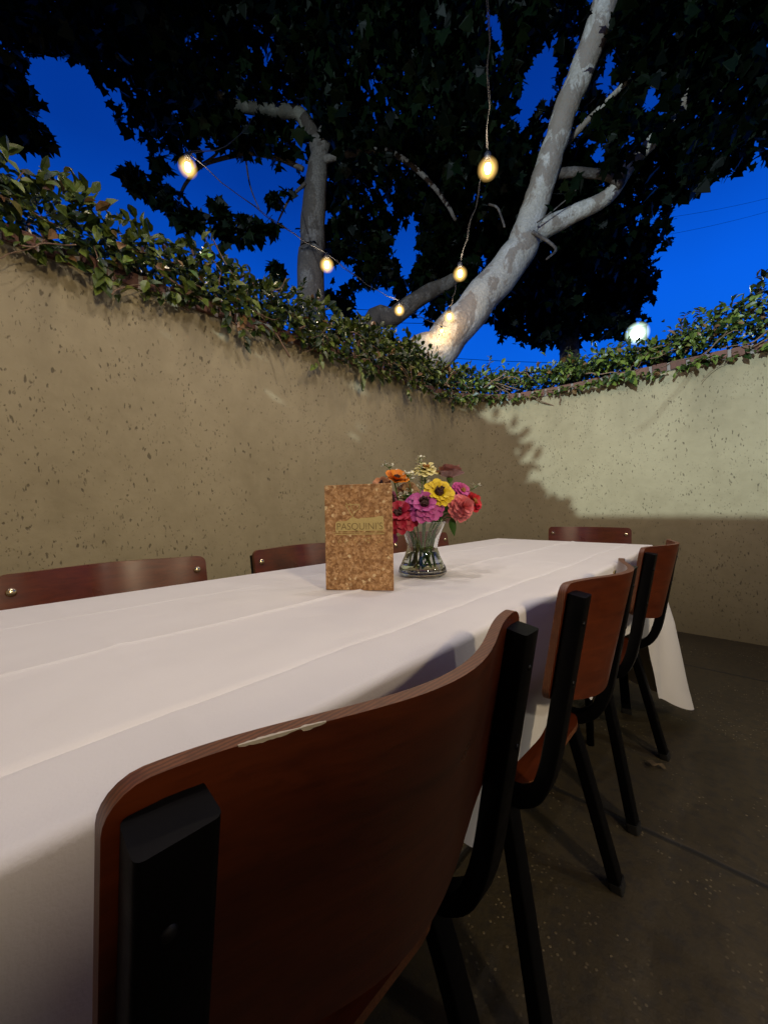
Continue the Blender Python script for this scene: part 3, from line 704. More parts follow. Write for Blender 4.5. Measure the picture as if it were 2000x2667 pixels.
def vine(label,s0,s1,dens,zl,hang,seed,bush):
    rnd=random.Random(seed); root=empty('climbing_vine',(0,0,0)); tag(root,label,'vine','vines along the wall top')
    lf=MB(); st=MB()
    L=s1-s0
    for k in range(int(L*dens)):
        s=rnd.uniform(s0,s1); p,nn=wp(s); 
        top=zl(s); b=noise.noise((s*2.1,3.3,seed)); bt=noise.noise((s*6.1,1.3,seed))
        hi=top+.07*b+.05*bt
        u=rnd.random()
        d=rnd.betavariate(1.2,1.6)     # 0 front .. 1 rear
        if u<.80 and (hang<.7 or s>S_C-.9) and rnd.random()<.9:
            z=lerp(WH+(.135 if hang<.7 else .10)-.03*max(0,bt),hi,rnd.random()**.85); off=lerp(.06,-.45,d)
        elif u<.80:
            z=lerp(WH+(.045 if hang>.7 else .09)-.05*max(0,bt),hi,rnd.random()**.85); off=lerp(.13,-.45,d)*(1 if z<hi-.05 else .8)
        elif u<.93: z=hi+abs(rnd.gauss(0,.035)); off=rnd.uniform(-.35,.08)
        else:
            hz=max(0,noise.noise((s*3.3,9.1,seed))+.2)*hang; z=WH+.02-rnd.random()*.20*hz; off=rnd.uniform(.02,.09)
        pos=Vector((p.x+nn.x*off,p.y+nn.y*off,z)); t=Vector((nn.y,-nn.x,0))
        out=Vector((nn.x,nn.y,0))
        dr=out*rnd.uniform(.0,1)+t*rnd.uniform(-.8,.8)+Vector((0,0,rnd.uniform(-1.1,.35) if z<hi-.03 else rnd.uniform(-.2,1)))
        nr=(out*.7+Vector((0,0,.7))+Vector((rnd.uniform(-.7,.7),rnd.uniform(-.7,.7),rnd.uniform(-.5,.5))))
        sz=rnd.uniform(.036,.075)*bush; oval(lf,pos,dr,nr,sz,sz*rnd.uniform(.45,.62))
    # upright shoots with paired leaves
    for k in range(int(L*7)):
        s=rnd.uniform(s0,s1); p,nn=wp(s); hi=zl(s)+.05*noise.noise((s*2.1,3.3,seed)); off=rnd.uniform(-.3,.05)
        a=Vector((p.x+nn.x*off,p.y+nn.y*off,hi-.08)); b=a+Vector((rnd.uniform(-.09,.09),rnd.uniform(-.09,.09),rnd.uniform(.12,.24)))
        pts=spline([a,a.lerp(b,.5)+Vector((rnd.uniform(-.02,.02),rnd.uniform(-.02,.02),.01)),b],4); st.tube(pts,.0018,5)
        for q in pts[2:]:
            for sg in(-1,1): oval(lf,q,Vector((sg*rnd.uniform(.4,1),rnd.uniform(-.8,.8),rnd.uniform(.1,.8))),Vector((rnd.uniform(-.4,.4),rnd.uniform(-.4,.4),1)),rnd.uniform(.035,.055)*bush,rnd.uniform(.016,.024)*bush)
    # trailing strands hanging down the wall face
    for k in range(int(L*4.2*hang)):
        s=rnd.uniform(s0,s1); p,nn=wp(s); ln=rnd.uniform(.06,.22)*hang
        a=Vector((p.x+nn.x*.06,p.y+nn.y*.06,WH+.08)); t=Vector((nn.y,-nn.x,0)); b=a+t*rnd.uniform(-.08,.08)+Vector((nn.x*.0,nn.y*.0,-ln-.06))
        pts=spline([a,a.lerp(b,.5)+Vector((nn.x*.03,nn.y*.03,0)),b],4); st.tube(pts,[.0025]*5+[.002]*(len(pts)-5),5)
        for q in pts[3:]:
            sz=rnd.uniform(.05,.085)*bush; oval(lf,q,t*rnd.uniform(-1,1)+Vector((nn.x*.4,nn.y*.4,-1)),Vector((nn.x,nn.y,.3)),sz,sz*.55)
    # bare woody stems along the coping
    for k in range(int(L*16)):
        s=rnd.uniform(s0,s1); p,nn=wp(s); t=Vector((nn.y,-nn.x,0)); off=rnd.uniform(.02,.10)
        a=Vector((p.x+nn.x*off,p.y+nn.y*off,WH+rnd.uniform(.0,.17))); pts=[a]
        dr=t*rnd.choice((-1,1))*rnd.uniform(.5,1)+Vector((0,0,rnd.uniform(-.7,.6)))
        for j in range(5):
            dr+=Vector((rnd.uniform(-.4,.4),rnd.uniform(-.4,.4),rnd.uniform(-.5,.45))); q=pts[-1]+dr.normalized()*rnd.uniform(.025,.06)
            pw_,n_=wp(s); dd=(Vector((q.x,q.y))-pw_).dot(n_)
            if dd<.02: q+=Vector((n_.x,n_.y,0))*(.02-dd)
            pts.append(q)
        r=rnd.choice((.002,.003,.003,.005)); st.tube(spline(pts,3),r,5)
    lf.build('leaves',M_VINE,root,False)['kind']='stuff'; st.build('woody_stems',M_STEM,root,True)['kind']='stuff'
vine('dense dark green vine spilling over the long left wall top',s_of_y(-.15),S_C,2150,lambda s:2.15,.75,5,.92)
vine('leafy green vine along the short right wall top over bare brick',S_C,S_C+2.75,1900,lambda s:2.14+.16*max(0,min(1,(s-S_C-1.35)/.5)),.45,9,.88)
# ------------------------------------------------------------------ trees
LOBE=[(0,0),(.16,.10),(.50,.02),(.40,.22),(.62,.52),(.34,.50),(.25,.66),(.0,1.05),(-.25,.66),(-.34,.50),(-.62,.52),(-.40,.22),(-.50,.02),(-.16,.10)]
def lobed(mb,p,d,nrm,L):
    d=d.normalized(); sd=d.cross(nrm)
    if sd.length<1e-3: sd=Vector((1,0,0))
    sd.normalize(); up=sd.cross(d)
    mb.v+=[tuple(p+d*(y*L)+sd*(x*L)+up*(-.22*L*x*x-.12*L*y*y)) for x,y in LOBE]; b=len(mb.v)-14
    mb.f.append(tuple(range(b,b+14))); mb.m.append(0)
def inpoly(x,y,P):
    c=False;j=len(P)-1
    for i in range(len(P)):
        if (P[i][1]>y)!=(P[j][1]>y) and x<(P[j][0]-P[i][0])*(y-P[i][1])/(P[j][1]-P[i][1])+P[i][0]: c=not c
        j=i
    return c
# open sky between the boughs, as seen from the table
HOLES=[[(90,100),(140,120),(195,135),(215,195),(262,290),(300,295),(335,350),(300,345),(245,365),(250,420),(215,470),(60,400),(-40,310),(118,335),(115,270),(55,180),(45,150)],
 [(470,340),(560,345),(630,372),(640,400),(575,420),(560,470),(520,470),(490,440),(440,440),(425,410),(445,360)],
 [(430,500),(480,520),(560,530),(650,500),(645,610),(600,570),(540,560),(440,540)],
 [(855,490),(905,440),(912,560),(870,620),(842,560)],[(765,650),(800,650),(830,612),(860,640),(850,720),(770,690)],
 [(985,745),(1060,745),(1110,725),(1140,790),(1000,810)],
 [(1720,340),(1650,350),(1540,400),(1450,445),(1462,520),(1400,560),(1425,600),(1412,640),(1440,720),(1720,640)],
 [(1150,110),(1200,75),(1222,60),(1190,180),(1150,270),(1125,300),(1105,250)],[(1300,120),(1330,90),(1345,130),(1322,205),(1285,200)],
 [(1378,-10),(1405,-10),(1395,60),(1378,80)],[(1270,360),(1290,305),(1315,300),(1308,365),(1285,372)],[(355,380),(400,375),(420,420),(370,400)],
 [(1040,20),(1085,30),(1100,110),(1080,170),(1060,120)],[(1395,180),(1440,190),(1420,250),(1380,230)],[(1225,620),(1265,600),(1280,650),(1240,660)],[(575,470),(640,420),(645,470),(600,500)],[(880,355),(900,350),(890,400)],[(1040,330),(1055,320),(1060,370)],[(710,580),(760,560),(770,600),(730,630)]]
hr=random.Random(17)
for (x0,x1,y0,y1),n in(((1030,1120,20,260),9),((1370,1490,120,290),9),((820,910,400,530),5),((1205,1300,590,690),5),((560,645,430,560),6),((150,470,30,120),5),((470,560,250,330),4),((620,700,90,240),5),((780,1010,60,330),9),((1180,1240,250,330),2),((1480,1640,330,400),5),((700,900,560,640),7),((1090,1180,560,700),5),((1330,1420,450,560),4),((930,1060,430,560),5),((1120,1200,60,160),3),((230,330,180,260),3)):
    for k in range(n):
        cx,cy=hr.uniform(x0,x1),hr.uniform(y0,y1); r=hr.uniform(5,13); a=hr.uniform(1.1,2.0); e=hr.uniform(1,2.1)
        HOLES.append([(cx+r*q*(e*math.cos(t)*math.cos(a)-math.sin(t)*math.sin(a)),cy+r*q*(e*math.cos(t)*math.sin(a)+math.sin(t)*math.cos(a))) for t,q in[(j*.785,hr.uniform(.6,1.3)) for j in range(8)]])
HB=[(min(p[0] for p in H),max(p[0] for p in H),min(p[1] for p in H),max(p[1] for p in H)) for H in HOLES]
def inhole(x,y): return any(b[0]<x<b[1] and b[2]<y<b[3] and inpoly(x,y,H) for H,b in zip(HOLES,HB))
BIG=[0,6,5,2,1,3,4]
LIMBS=[([(905,800),(955,745),(1035,650),(1110,560),(1140,505)],52,4.9),([(1118,545),(1150,460),(1175,385),(1202,300),(1225,225),(1262,140),(1310,0),(1330,-60)],30,4.7),
 ([(1120,530),(1165,500),(1225,468),(1300,428)],26,4.7),([(1200,335),(1240,290),(1290,240),(1345,185)],9,4.6),([(1200,374),(1290,378)],10,4.6),
 ([(672,640),(674,540),(678,450),(684,380),(690,335)],36,5.3),([(684,300),(668,265),(640,243),(580,238),(520,228)],17,5.2),([(760,330),(830,325),(880,350),(930,395),(965,440)],8,5.),([(640,358),(545,330),(490,340),(440,355),(405,390)],6,5.),([(800,725),(850,685),(920,635),(970,606)],24,5.9)]
GLOW=[(405,350,22,1.95),(1053,352,24,2.),(706,563,20,2.65),(994,583,20,2.65),(863,663,18,3.3),(970,678,18,3.55)]
def before_limb(x,y,Z):
    for gx,gy,gr,gz in GLOW:
        if Z<gz+.1 and (x-gx)**2+(y-gy)**2<gr*gr: return True
    for P,w_,zz in LIMBS:
        if Z>zz: continue
        for (ax,ay),(bx,by) in zip(P,P[1:]):
            dx,dy=bx-ax,by-ay; t=max(0,min(1,((x-ax)*dx+(y-ay)*dy)/(dx*dx+dy*dy)))
            if (x-ax-t*dx)**2+(y-ay-t*dy)**2<w_*w_: return True
    return False
LAMP=np.array((1.0,-5.0,3.4)); LQ=[];LR=[]
for P,w_,zz in LIMBS:
    for (ax,ay),(bx,by) in zip(P,P[1:]):
        for k in range(5):
            t=k/5; LQ.append(tuple(atD(ax+(bx-ax)*t,ay+(by-ay)*t,zz-.3))); LR.append(max(.07,w_*1.2055*zz/F)+.03)
LQ=np.array(LQ);LR=np.array(LR);LD=LQ-LAMP;LL=np.linalg.norm(LD,axis=1);LD=LD/LL[:,None]
def shades_limb(p):       # the boughs hang clear of the floodlit limbs
    v=np.array(p)-LAMP; t=LD@v; d2=v@v-t*t
    return bool(np.any((d2<LR*LR)&(t<LL)&(t>0)))
def crown(root,name,mat,centers,rad,per,size,seed,reject=True):
    rnd=random.Random(seed); mb=MB()
    for c,rr_ in centers:
        for k in range(per):
            while True:
                v=Vector((rnd.uniform(-1,1),rnd.uniform(-1,1),rnd.uniform(-1,1)))
                if v.length<1: break
            p=c+Vector((v.x,v.y,v.z*.75))*rr_
            d=Vector((rnd.uniform(-1,1),rnd.uniform(-1,1),rnd.uniform(-1.3,.25))).normalized(); L=size*rnd.uniform(.65,1.15)
            if p.z<2.5: continue
            if reject:
                x,y=pix(p+d*L*.5)
                if inhole(x+rnd.gauss(0,6),y+rnd.gauss(0,6)) or before_limb(x,y,(p-CP).dot(CF)) or shades_limb(p): continue
            lobed(mb,p,d,Vector((rnd.uniform(-1,1),rnd.uniform(-1,1),rnd.uniform(.1,1.4))),L)
    o=mb.build(name,mat,root,False); return o
def gen(n,xr,yr,zr,rr_,seed,masks=None,margin=0):
    rnd=random.Random(seed); out=[]
    tries=0
    while len(out)<n and tries<n*40:
        tries+=1; x=rnd.uniform(*xr); y=rnd.uniform(*yr)
        if masks and not any(inpoly(x,y,P) for P in masks): continue
        if any(inpoly(x,y,HOLES[b]) for b in BIG): continue
        Z=rnd.uniform(*zr); c=atD(x,y,Z)
        if c.z<2.8: continue
        out.append((c,rnd.uniform(*rr_)))
    return out
def limb(mb,pts,rads,n=12,k=6,wob=.02,seed=0):
    P=spline(pts,k); m=len(P); rr_=[]
    for i in range(m):
        t=i/(m-1)*(len(rads)-1); a=int(min(t,len(rads)-2)); rr_.append(lerp(rads[a],rads[a+1],t-a)*(1+.06*noise.noise((i*.45,seed,0))))
    P=[p+Vector((noise.noise((i*.3,seed,1)),noise.noise((i*.3,seed,2)),0))*wob for i,p in enumerate(P)]
    mb.tube(P,rr_,n)
def px_r(wD,Z): return wD*1.2055*Z/F/2
# big leaning sycamore beyond the corner
Z1=4.55
def tree_root(name,x,y,label,cat='tree',group=None):
    r=empty(name,(x,y,0)); tag(r,label,cat,group); return r
b0=atD(905,800,Z1); bl=Vector((b0.x-.5,b0.y-.1,0))
t1=tree_root('sycamore_tree',bl.x,bl.y,'pale barked sycamore leaning right over the wall corner','tree',None)
def addw(mb,name,mat,root,smooth=True):
    o=mb.build(name,mat,root,smooth); o.matrix_parent_inverse=Matrix.Translation(-root.location); return o
mb=MB(); limb(mb,[bl,atD(880,840,Z1),atD(955,745,Z1),atD(1035,650,Z1),atD(1110,560,4.5),atD(1140,505,4.45)],[px_r(120,Z1),px_r(100,Z1),px_r(84,Z1),px_r(74,Z1),px_r(70,Z1),px_r(60,Z1)],18,8,.03,1)
addw(mb,'trunk',M_BARK,t1)
mb=MB(); limb(mb,[atD(1118,545,4.48),atD(1150,460,4.4),atD(1175,385,4.3),atD(1202,300,4.2),atD(1225,225,4.1),atD(1262,140,4.0),atD(1310,0,3.8),atD(1350,-140,3.7)],[px_r(58,4.5),px_r(56,4.4),px_r(54,4.3),px_r(50,4.2),px_r(50,4.1),px_r(52,4),px_r(54,3.8),px_r(50,3.8)],16,7,.02,2); addw(mb,'limb',M_BARK,t1)
mb=MB(); limb(mb,[atD(1120,530,4.48),atD(1165,500,4.45),atD(1225,468,4.4),atD(1310,425,4.3),atD(1375,340,4.2),atD(1430,285,4.1),atD(1500,195,4.0),atD(1600,90,3.9)],[px_r(44,4.4),px_r(42,4.4),px_r(37,4.4),px_r(30,4.3),px_r(26,4.2),px_r(28,4.1),px_r(30,4),px_r(24,3.9)],12,6,.02,3); addw(mb,'limb',M_BARK,t1)
for i,(pts,w0,w1) in enumerate([([(1200,335),(1240,290),(1290,240),(1345,185),(1390,150)],16,8),([(1195,375),(1250,372),(1310,380),(1345,400)],22,14),([(1055,440),(1075,450),(1090,490)],5,4),([(1150,500),(1200,535),(1180,560)],8,4),([(1305,425),(1340,400),(1352,365)],12,9),([(1160,480),(1225,430),(1250,400)],3,2)]):
    mb=MB(); zz=4.35-.02*i; limb(mb,[atD(x,y,zz-.05*k) for k,(x,y) in enumerate(pts)],[px_r(w0,zz),px_r(w1,zz)],9,5,.01,10+i); addw(mb,'branch',M_BARK if i in(0,) else M_BARK2,t1)
c1=gen(150,(980,1720),(-80,430),(3.6,5.2),(.28,.46),21)+gen(50,(1100,1500),(330,560),(4.7,5.6),(.22,.36),22)+gen(60,(900,1250),(300,640),(5.0,6.2),(.25,.42),23)
c1+=gen(70,(950,1750),(-200,120),(3.4,4.6),(.3,.5),24)
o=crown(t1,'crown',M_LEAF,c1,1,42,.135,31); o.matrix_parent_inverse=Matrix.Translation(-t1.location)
# straighter tree beyond the long wall
Z2=5.0; b0=atD(672,640,Z2); t2=tree_root('sycamore_tree',b0.x,b0.y,'upright sycamore with brown lower trunk behind the long left wall')
mb=MB(); limb(mb,[Vector((b0.x,b0.y,0)),atD(672,625,Z2),atD(674,540,Z2),atD(678,450,Z2),atD(684,380,Z2),atD(690,335,Z2),atD(676,285,Z2),atD(655,250,4.95)],[px_r(70,Z2),px_r(58,Z2),px_r(54,Z2),px_r(51,Z2),px_r(45,Z2),px_r(38,Z2),px_r(28,Z2),px_r(26,Z2)],16,7,.02,4); addw(mb,'trunk',M_BARK2,t2)
mb=MB(); limb(mb,[atD(668,275,Z2),atD(640,243,4.95),atD(580,238,4.85),atD(520,228,4.75),atD(450,200,4.6),atD(360,168,4.45),atD(250,120,4.3)],[px_r(28,5),px_r(28,5),px_r(25,4.8),px_r(22,4.7),px_r(18,4.6),px_r(14,4.4),px_r(9,4.3)],12,6,.02,5); addw(mb,'limb',bark_mat('grey_green_bark',(.24,.24,.19),(.15,.145,.115),(.09,.08,.06)),t2)
mb=MB(); limb(mb,[atD(690,345,Z2),atD(712,250,4.9),atD(735,150,4.8),atD(750,40,4.6),atD(765,-60,4.5)],[px_r(36,5),px_r(28,5),px_r(24,4.8),px_r(20,4.6),px_r(14,4.5)],12,6,.02,6); addw(mb,'limb',M_BARK2,t2)
for i,(pts,w0,w1) in enumerate([([(700,345),(760,330),(830,325),(880,350),(930,395),(965,440),(985,475)],16,7),([(655,365),(610,345),(545,330),(490,340),(440,355),(405,390),(385,430)],11,6),([(660,395),(625,430),(600,480)],8,3),([(430,358),(470,330),(455,320)],6,3),([(530,330),(540,400),(560,450)],4,2)]):
    mb=MB(); zz=4.95-.03*i; limb(mb,[atD(x,y,zz) for x,y in pts],[px_r(w0,zz),px_r(w1,zz)],8,5,.01,20+i); addw(mb,'branch',M_BARK2,t2)
LM=[[(-60,-60),(1000,-60),(1000,640),(700,640),(760,560),(690,560),(640,420),(600,330),(420,320),(300,280),(200,130),(90,100),(40,170),(-60,150)]]
c2=gen(190,(-60,1000),(-80,320),(3.8,5.4),(.28,.46),41,LM)+gen(80,(690,960),(280,600),(5.1,6.3),(.24,.38),42)
c2+=gen(60,(-120,1000),(-220,60),(3.4,4.6),(.3,.5),43)
orn=random.Random(44)
for k in range(110):  # unseen leaf clusters added overhead to cut light from the zenith
    c=Vector((orn.uniform(-3.5,3.2),orn.uniform(-4.5,2.0),orn.uniform(6.2,7.4))); x,y=pix(c)
    if -150<x<1800 and -150<y<2300: continue
    c2.append((c,orn.uniform(.6,.9)))
# small sprays with sky round them
for x,y,Z,r,in[(30,230,3.3,.15),(80,285,3.3,.13),(20,290,3.3,.12),(5,180,3.4,.2),(-20,260,3.3,.2),(60,200,3.4,.1)]: c2.append((atD(x,y,Z),r))
for x,y,Z,r in[(340,405,4.2,.15),(370,430,4.2,.17),(395,470,4.2,.13),(285,375,4.2,.10),(300,400,4.2,.08),(420,470,4.2,.07),(350,350,4.3,.10),(555,395,4.5,.08),(615,455,4.6,.14),(590,425,4.6,.10),(525,470,4.5,.07),(555,500,4.6,.09),(500,505,4.5,.15),(475,490,4.5,.09),(530,520,4.5,.11),(610,500,4.6,.12),(590,480,4.6,.10),(465,428,4.4,.06),(480,455,4.4,.04),(598,575,4.7,.07),(610,605,4.7,.08),(622,400,4.7,.14),(580,290,4.7,.25),(520,280,4.6,.25),(470,290,4.5,.22),(420,295,4.4,.18),(630,320,4.8,.16)]: c2.append((atD(x,y,Z),r))
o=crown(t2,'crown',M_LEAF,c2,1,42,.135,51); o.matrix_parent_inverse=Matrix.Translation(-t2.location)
# a lower tree leaning behind, and the dark one over the right-hand wall
Z3=5.6; b0=atD(790,730,Z3); bl=Vector((b0.x-.4,b0.y,0)); t3=tree_root('leaning_tree',bl.x,bl.y,'thin grey trunk slanting up between the two sycamores')
mb=MB(); limb(mb,[bl,atD(795,735,Z3),atD(850,685,Z3),atD(920,635,Z3),atD(985,600,Z3),atD(1040,540,Z3)],[px_r(50,Z3),px_r(44,Z3),px_r(40,Z3),px_r(34,Z3),px_r(26,Z3),px_r(16,Z3)],12,6,.02,7); addw(mb,'trunk',M_BARK2,t3)
c3=gen(34,(840,1060),(420,640),(5.6,6.6),(.22,.36),61)+[(atD(x,y,6.2),.16) for x,y in[(760,620),(745,660),(790,600),(720,640),(880,560),(900,600),(760,700),(820,740),(870,650),(940,680)]]
o=crown(t3,'crown',M_LEAF2,c3,1,40,.145,62); o.matrix_parent_inverse=Matrix.Translation(-t3.location)
Z4=7.2; b0=atD(1230,740,Z4); t4=tree_root('background_tree',b0.x,b0.y,'dark bushy tree low behind the right wall, under the leaning limbs')
mb=MB(); limb(mb,[Vector((b0.x,b0.y,0)),atD(1230,760,Z4),atD(1240,650,Z4),atD(1260,560,Z4)],[.2,.17,.13,.08],12,6,.02,8); addw(mb,'trunk',M_BARK2,t4)
RM=[[(1060,600),(1130,560),(1220,500),(1330,450),(1400,560),(1420,640),(1400,690),(1330,720),(1180,740),(1090,730)]]
c4=gen(95,(1050,1430),(450,740),(6.4,8),(.25,.42),71,RM)
o=crown(t4,'crown',M_LEAF2,c4,1,42,.17,72); o.matrix_parent_inverse=Matrix.Translation(-t4.location)
# shrub on the rear wall (throws the leafy shade on the right-hand wall)
sh=empty('wall_shrub',(-1.,-1.3,2.26)); tag(sh,'leafy shrub growing along the top of the tall rear wall','shrub')
rnd=random.Random(81); mb=MB(); sb=MB()
for k in range(3000):
    x=rnd.uniform(-2.0,.03); 
    hi=2.26+max(0,(-.01-x))*1.22+.05*noise.noise((x*6.5,0,0))+.05*noise.noise((x*17,4,0)); hi=min(hi,3.15+.08*noise.noise((x*7,3,0)))
    z=2.22+rnd.random()*(hi-2.22); oval(mb,Vector((x,-1.28+rnd.uniform(-.12,.12),z)),Vector((rnd.uniform(-1,1),rnd.uniform(-.6,.6),rnd.uniform(-.6,1))),Vector((rnd.uniform(-.4,.4),1,rnd.uniform(-.4,.4))),rnd.uniform(.07,.12),rnd.uniform(.035,.06))
for k in range(34):      # loose sprays standing out of the shrub
    x=rnd.uniform(-.75,.02); z0=2.24+max(0,-.03-x)*1.2; a=Vector((x,-1.28,z0-.1)); d=Vector((rnd.uniform(-.2,1),rnd.uniform(-.3,.3),rnd.uniform(.2,1))).normalized(); ln=rnd.uniform(.10,.24); sb.tube([a,a+d*ln],.003,4)
    for q in range(7):
        oval(mb,a+d*ln*(q+1)/7,d+Vector((rnd.uniform(-1,1),rnd.uniform(-.4,.4),rnd.uniform(-1,1))),Vector((rnd.uniform(-.5,.5),1,rnd.uniform(-.5,.5))),rnd.uniform(.05,.085),rnd.uniform(.022,.036))
for k in range(16):
    x=-1.95+k*.125; sb.tube([(x,-1.3,2.24),(x+rnd.uniform(-.1,.1),-1.3+rnd.uniform(-.05,.05),2.3+max(0,-.08-x)*.5)],.008,6)
for nm,b,m_ in(('leaves',mb,M_VINE),('woody_stems',sb,M_STEM)):
    o=b.build(nm,m_,sh,False); o.matrix_parent_inverse=Matrix.Translation(-sh.location)
# ------------------------------------------------------------------ string lights
def bulb(P,label,r=.024,power=6.,shade=False,tint=(1,.80,.58)):
    root=empty('string_bulb',P); tag(root,label,'light bulb','bulbs on the string lights')
    mb=MB(); mb.lathe([(.0001,-r*2.75),(r*.9,-r*2.5),(r*1.6,-r*1.9),(r*1.85,-r*.85),(r*1.5,r*.15),(r*.8,r*.75),(r*.5,r*.95)],20); mb.build('bulb_bloom_glass',M_BULB,root,True)  # bulb glass swollen to the size of its imitated bloom
    mb=MB(); mb.lathe([(.0001,-r*1.75),(r*.45,-r*1.5),(r*.62,-r*.85),(r*.5,-r*.25),(.0001,r*.1)],12); mb.build('filament',M_FIL,root,True)
    mb=MB(); mb.lathe([(r*.47,r*.55),(r*.56,r*.6),(r*.56,r*1.7),(r*.3,r*1.95),(.0001,r*2)],14); mb.build('socket',M_SOCKET,root,True)
    if shade:
        mb=MB(); mb.lathe([(r*.6,r*1.6),(r*1.2,r*1.3),(r*3.2,-r*.1),(r*3.25,-r*.15),(r*1.25,r*1.2),(r*.6,r*1.5)],24); mb.build('added_shade',M_SOCKET,root,True)  # shade added so the unseen bulbs light the crown less
        lamp('SPOT','bulb_light',P+Vector((0,0,-r*1.2)),power,(1,.88,.82),.03,P+Vector((0,.0001,-3)),root,158,.5)
    else: lamp('POINT','bulb_light',P+Vector((0,0,-r*.8)),power,tint,.03,None,root)
    for o in root.children: o.visible_shadow=True
    for o in root.children:
        if o.name.startswith(('bulb_bloom_glass','filament')): o.visible_shadow=False
    return P+Vector((0,0,r*2))
BL=[(489,423,1.95,.026,'glowing bulb alone at upper left under the leaves'),(1270,425,2.0,.030,'large glowing bulb highest on the right-hand string'),(851,680,2.65,.028,'glowing bulb in front of the upright brown trunk'),
    (1198,703,2.65,.028,'glowing bulb midway down the right-hand string'),(1040,800,3.3,.027,'glowing bulb before the thin slanting trunk'),(1170,817,4.10,.036,'glowing bulb touching the pale leaning trunk'),(1150,857,4.22,.022,'smallest glow, lowest bulb against the pale trunk')]
PB=9.0
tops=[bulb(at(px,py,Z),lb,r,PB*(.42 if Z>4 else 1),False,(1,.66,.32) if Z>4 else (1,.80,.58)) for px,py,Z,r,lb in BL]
OV=[Vector((-.52,-.45,2.75)),Vector((-.46,.36,2.78)),Vector((-.58,1.17,2.80)),Vector((.30,1.30,2.72))]  # last bulb is added as fill for the cloth's shadowed drop
ovt=[bulb(p,lb,.024,21. if p.x<0 else 15.,True) for p,lb in zip(OV,['shaded string bulb over the near end of the table, nearest the rear wall','shaded string bulb right above the near chair','shaded string bulb high over the cork menu','unseen fill bulb added above the backs of the right-hand chairs'])]
def cable(pts,label,sag=.05):
    P=[]
    for a,b in zip(pts,pts[1:]):
        for k in range(10):
            t=k/10; p=a.lerp(b,t); p=p+Vector((.006*math.sin(k*2.1),.006*math.cos(k*1.7),-sag*4*t*(1-t)*(b-a).length/1.2)); P.append(p)
    P.append(pts[-1]); mb=MB(); mb.tube(P,.0021,6)
    Q=[p+Vector((.006*math.sin(i*.9),.006*math.cos(i*.9),.004)) for i,p in enumerate(P)]; mb.tube(Q,.0016,5)
    o=mb.build('light_cable',M_CABLE,None,True); tag(o,label,'cable','cables of the string lights')
trk=atD(965,705,4.2)
cable([Vector((-.6,-1.22,2.6)),ovt[0],ovt[1],ovt[2],tops[1],tops[3],tops[5],tops[6],atD(945,730,4.25)],'cable of the right-hand string of bulbs running down to the pale trunk')
cable([Vector((.3,-1.21,2.55)),ovt[3],Vector((.55,2.05,2.93))],'short cable for the added fill bulb, from the rear wall to the added roof')
cable([atD(565,215,4.5),tops[0],tops[2],tops[4],trk],'cable of the left-hand string of bulbs crossing to the pale trunk')
d_=(at(1699,2001,1)-CP); gp=CP+d_*(-CH/d_.z); gp.z=.006
mb=MB(); pts=[gp+Vector(q) for q in((-.035,-.01,0),(-.012,.014,.006),(.008,-.006,.010),(.022,.016,.006),(.036,.004,.002))]; 
L_=spline(pts,5); mb.add([p+Vector((.004,.009*math.sin(math.pi*i/(len(L_)-1))+.001,.004)) for i,p in enumerate(L_)]+[p-Vector((.004,.009*math.sin(math.pi*i/(len(L_)-1))+.001,-.002)) for i,p in enumerate(L_)],[(k,k+1,len(L_)+k+1,len(L_)+k) for k in range(len(L_)-1)])
tag(mb.build('dry_leaf',plain('dry_leaf',(.10,.07,.035),.85),None,True),'curled dry leaf lying on the dark paving near the chair legs','leaf')
# ------------------------------------------------------------------ power lines
M_WIRE=plain('wire',(.004,.004,.006),.6)
for (x0,y0,x1,y1,Z,lb) in[(300,640,1300,672,16,'uppermost dark power line behind the trees'),(300,652,1300,688,16,'second dark power line behind the trees'),(300,668,1300,697,16,'third dark power line behind the trees'),(900,767,1500,776,18,'low dark power line just above the right-hand vine'),(1350,480,1760,400,20,'thin wire slanting across open sky at right'),(1350,520,1760,425,20,'lower thin wire slanting across open sky at right')]:
    a,b=atD(x0,y0,Z),atD(x1,y1,Z); mb=MB(); P=[a.lerp(b,k/12)+Vector((0,0,-.25*4*(k/12)*(1-k/12))) for k in range(13)]; mb.tube(P,.012 if Z<19 else .007,6); tag(mb.build('power_line',M_WIRE,None,True),lb,'power line','power lines')
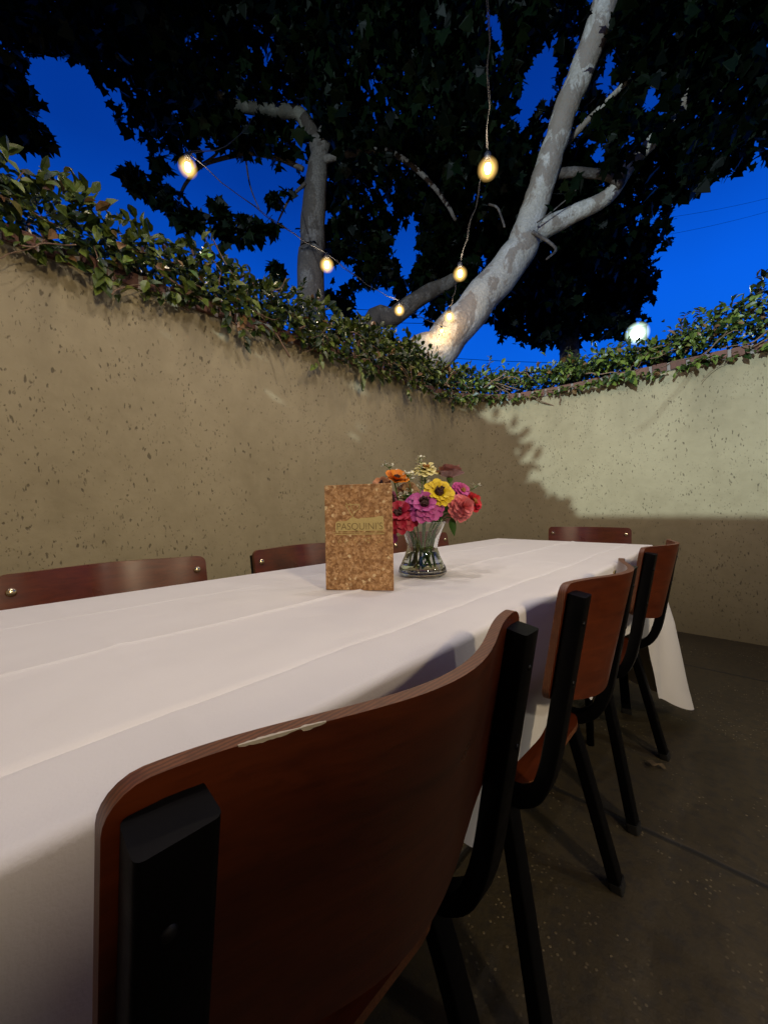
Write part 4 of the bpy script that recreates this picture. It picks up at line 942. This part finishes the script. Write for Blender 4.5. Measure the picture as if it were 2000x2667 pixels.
# ------------------------------------------------------------------ lamps
def fixture(name,pos,target,label,lens,pole_to=None,sz=.12,mount=None):
    pos=Vector(pos); root=empty(name,pos); tag(root,label,'lamp'); d=(Vector(target)-pos).normalized(); Mx=d.to_track_quat('Z','Y').to_matrix()
    mb=MB(); mb.box(-d*.05,(sz*1.3,sz,.06),.008,Mx)
    for k in range(5): mb.box(-d*.095+Mx@Vector(((k-2)*sz*.24,0,0)),(.006,sz*.9,.04),.0,Mx)
    mb.build('lamp_housing',M_BLACK,root,False)
    mb=MB(); mb.lathe([(.0001,.012),(sz*.25,.010),(sz*.42,.002),(sz*.46,-.01),(.0001,-.012)],24,-d*.008,Mx); ln=mb.build('lamp_lens',lens,root,True)
    if pole_to is not None:
        mb=MB(); q=Vector(pole_to)-pos; mb.tube([-d*.08,Vector((q.x,q.y,-.05)),q],.022,10); mb.build('pole',M_BLACK,root,True)
    return root,ln
GP=at(1660,868,4.35)
GL=bloom_shell('cool_bloom_shell',(.72,1,.80),4.0)
fr,_=fixture('flood_lamp',GP,CP+Vector((0,0,.4)),'greenish white floodlight glaring over the right-hand wall vine',M_LEDW,(GP.x+.1,GP.y+.3,0),.14)
mb=MB(); mb.lathe([(.0001,-.125)]+[(.125*math.sin(a*.19635),-.125*math.cos(a*.19635)) for a in range(1,16)]+[(.0001,.125)],28,(CP-GP).normalized()*.02); o=mb.build('bloom_globe',GL,fr,True); o.visible_shadow=False  # added shell imitating bloom round the floodlight
lamp('SPOT','flood_light',GP+(CP-GP).normalized()*.03,14,(.82,1,.80),.05,(.3,0,2.2),fr,140,.8)
LA=Vector((1.0,-5.0,3.4))
fa,_=fixture('flood_lamp',LA,(-.6,3.5,1.6),'floodlight on a pole beyond the tall rear wall',emit('flood_lens_rear',(.9,1,.85),20),(LA.x,LA.y-.2,0),.14)
lamp('SPOT','flood_light',LA+(Vector((-.6,3.5,1.6))-LA).normalized()*.02,3000,(.70,.87,1),.026,(-1.,3.5,2.35),fa,70,.55)
LB=Vector((2.42,-.5,2.35))
fb,_=fixture('wall_lamp',LB,(-.6,1.2,.9),'warm wall lamp on the added side wall',M_LEDB,(2.6,-.5,2.4),.16)
lamp('SPOT','wall_light',LB+Vector((-.03,.02,-.01)),192,(1,.78,.51),.15,(-1.2,1.0,.9),fb,92,1.0)
LC=Vector((2.42,1.6,2.3))
fc_,_=fixture('wall_lamp',LC,(-.4,.7,.6),'second wall lamp farther along the added side wall',M_LEDB,(2.6,1.6,2.35),.16)
lamp('SPOT','wall_light',LC+Vector((-.03,-.01,-.01)),60,(1,.90,.74),.08,(-.35,1.45,.4),fc_,58,1.0)
bpy.context.view_layer.update()
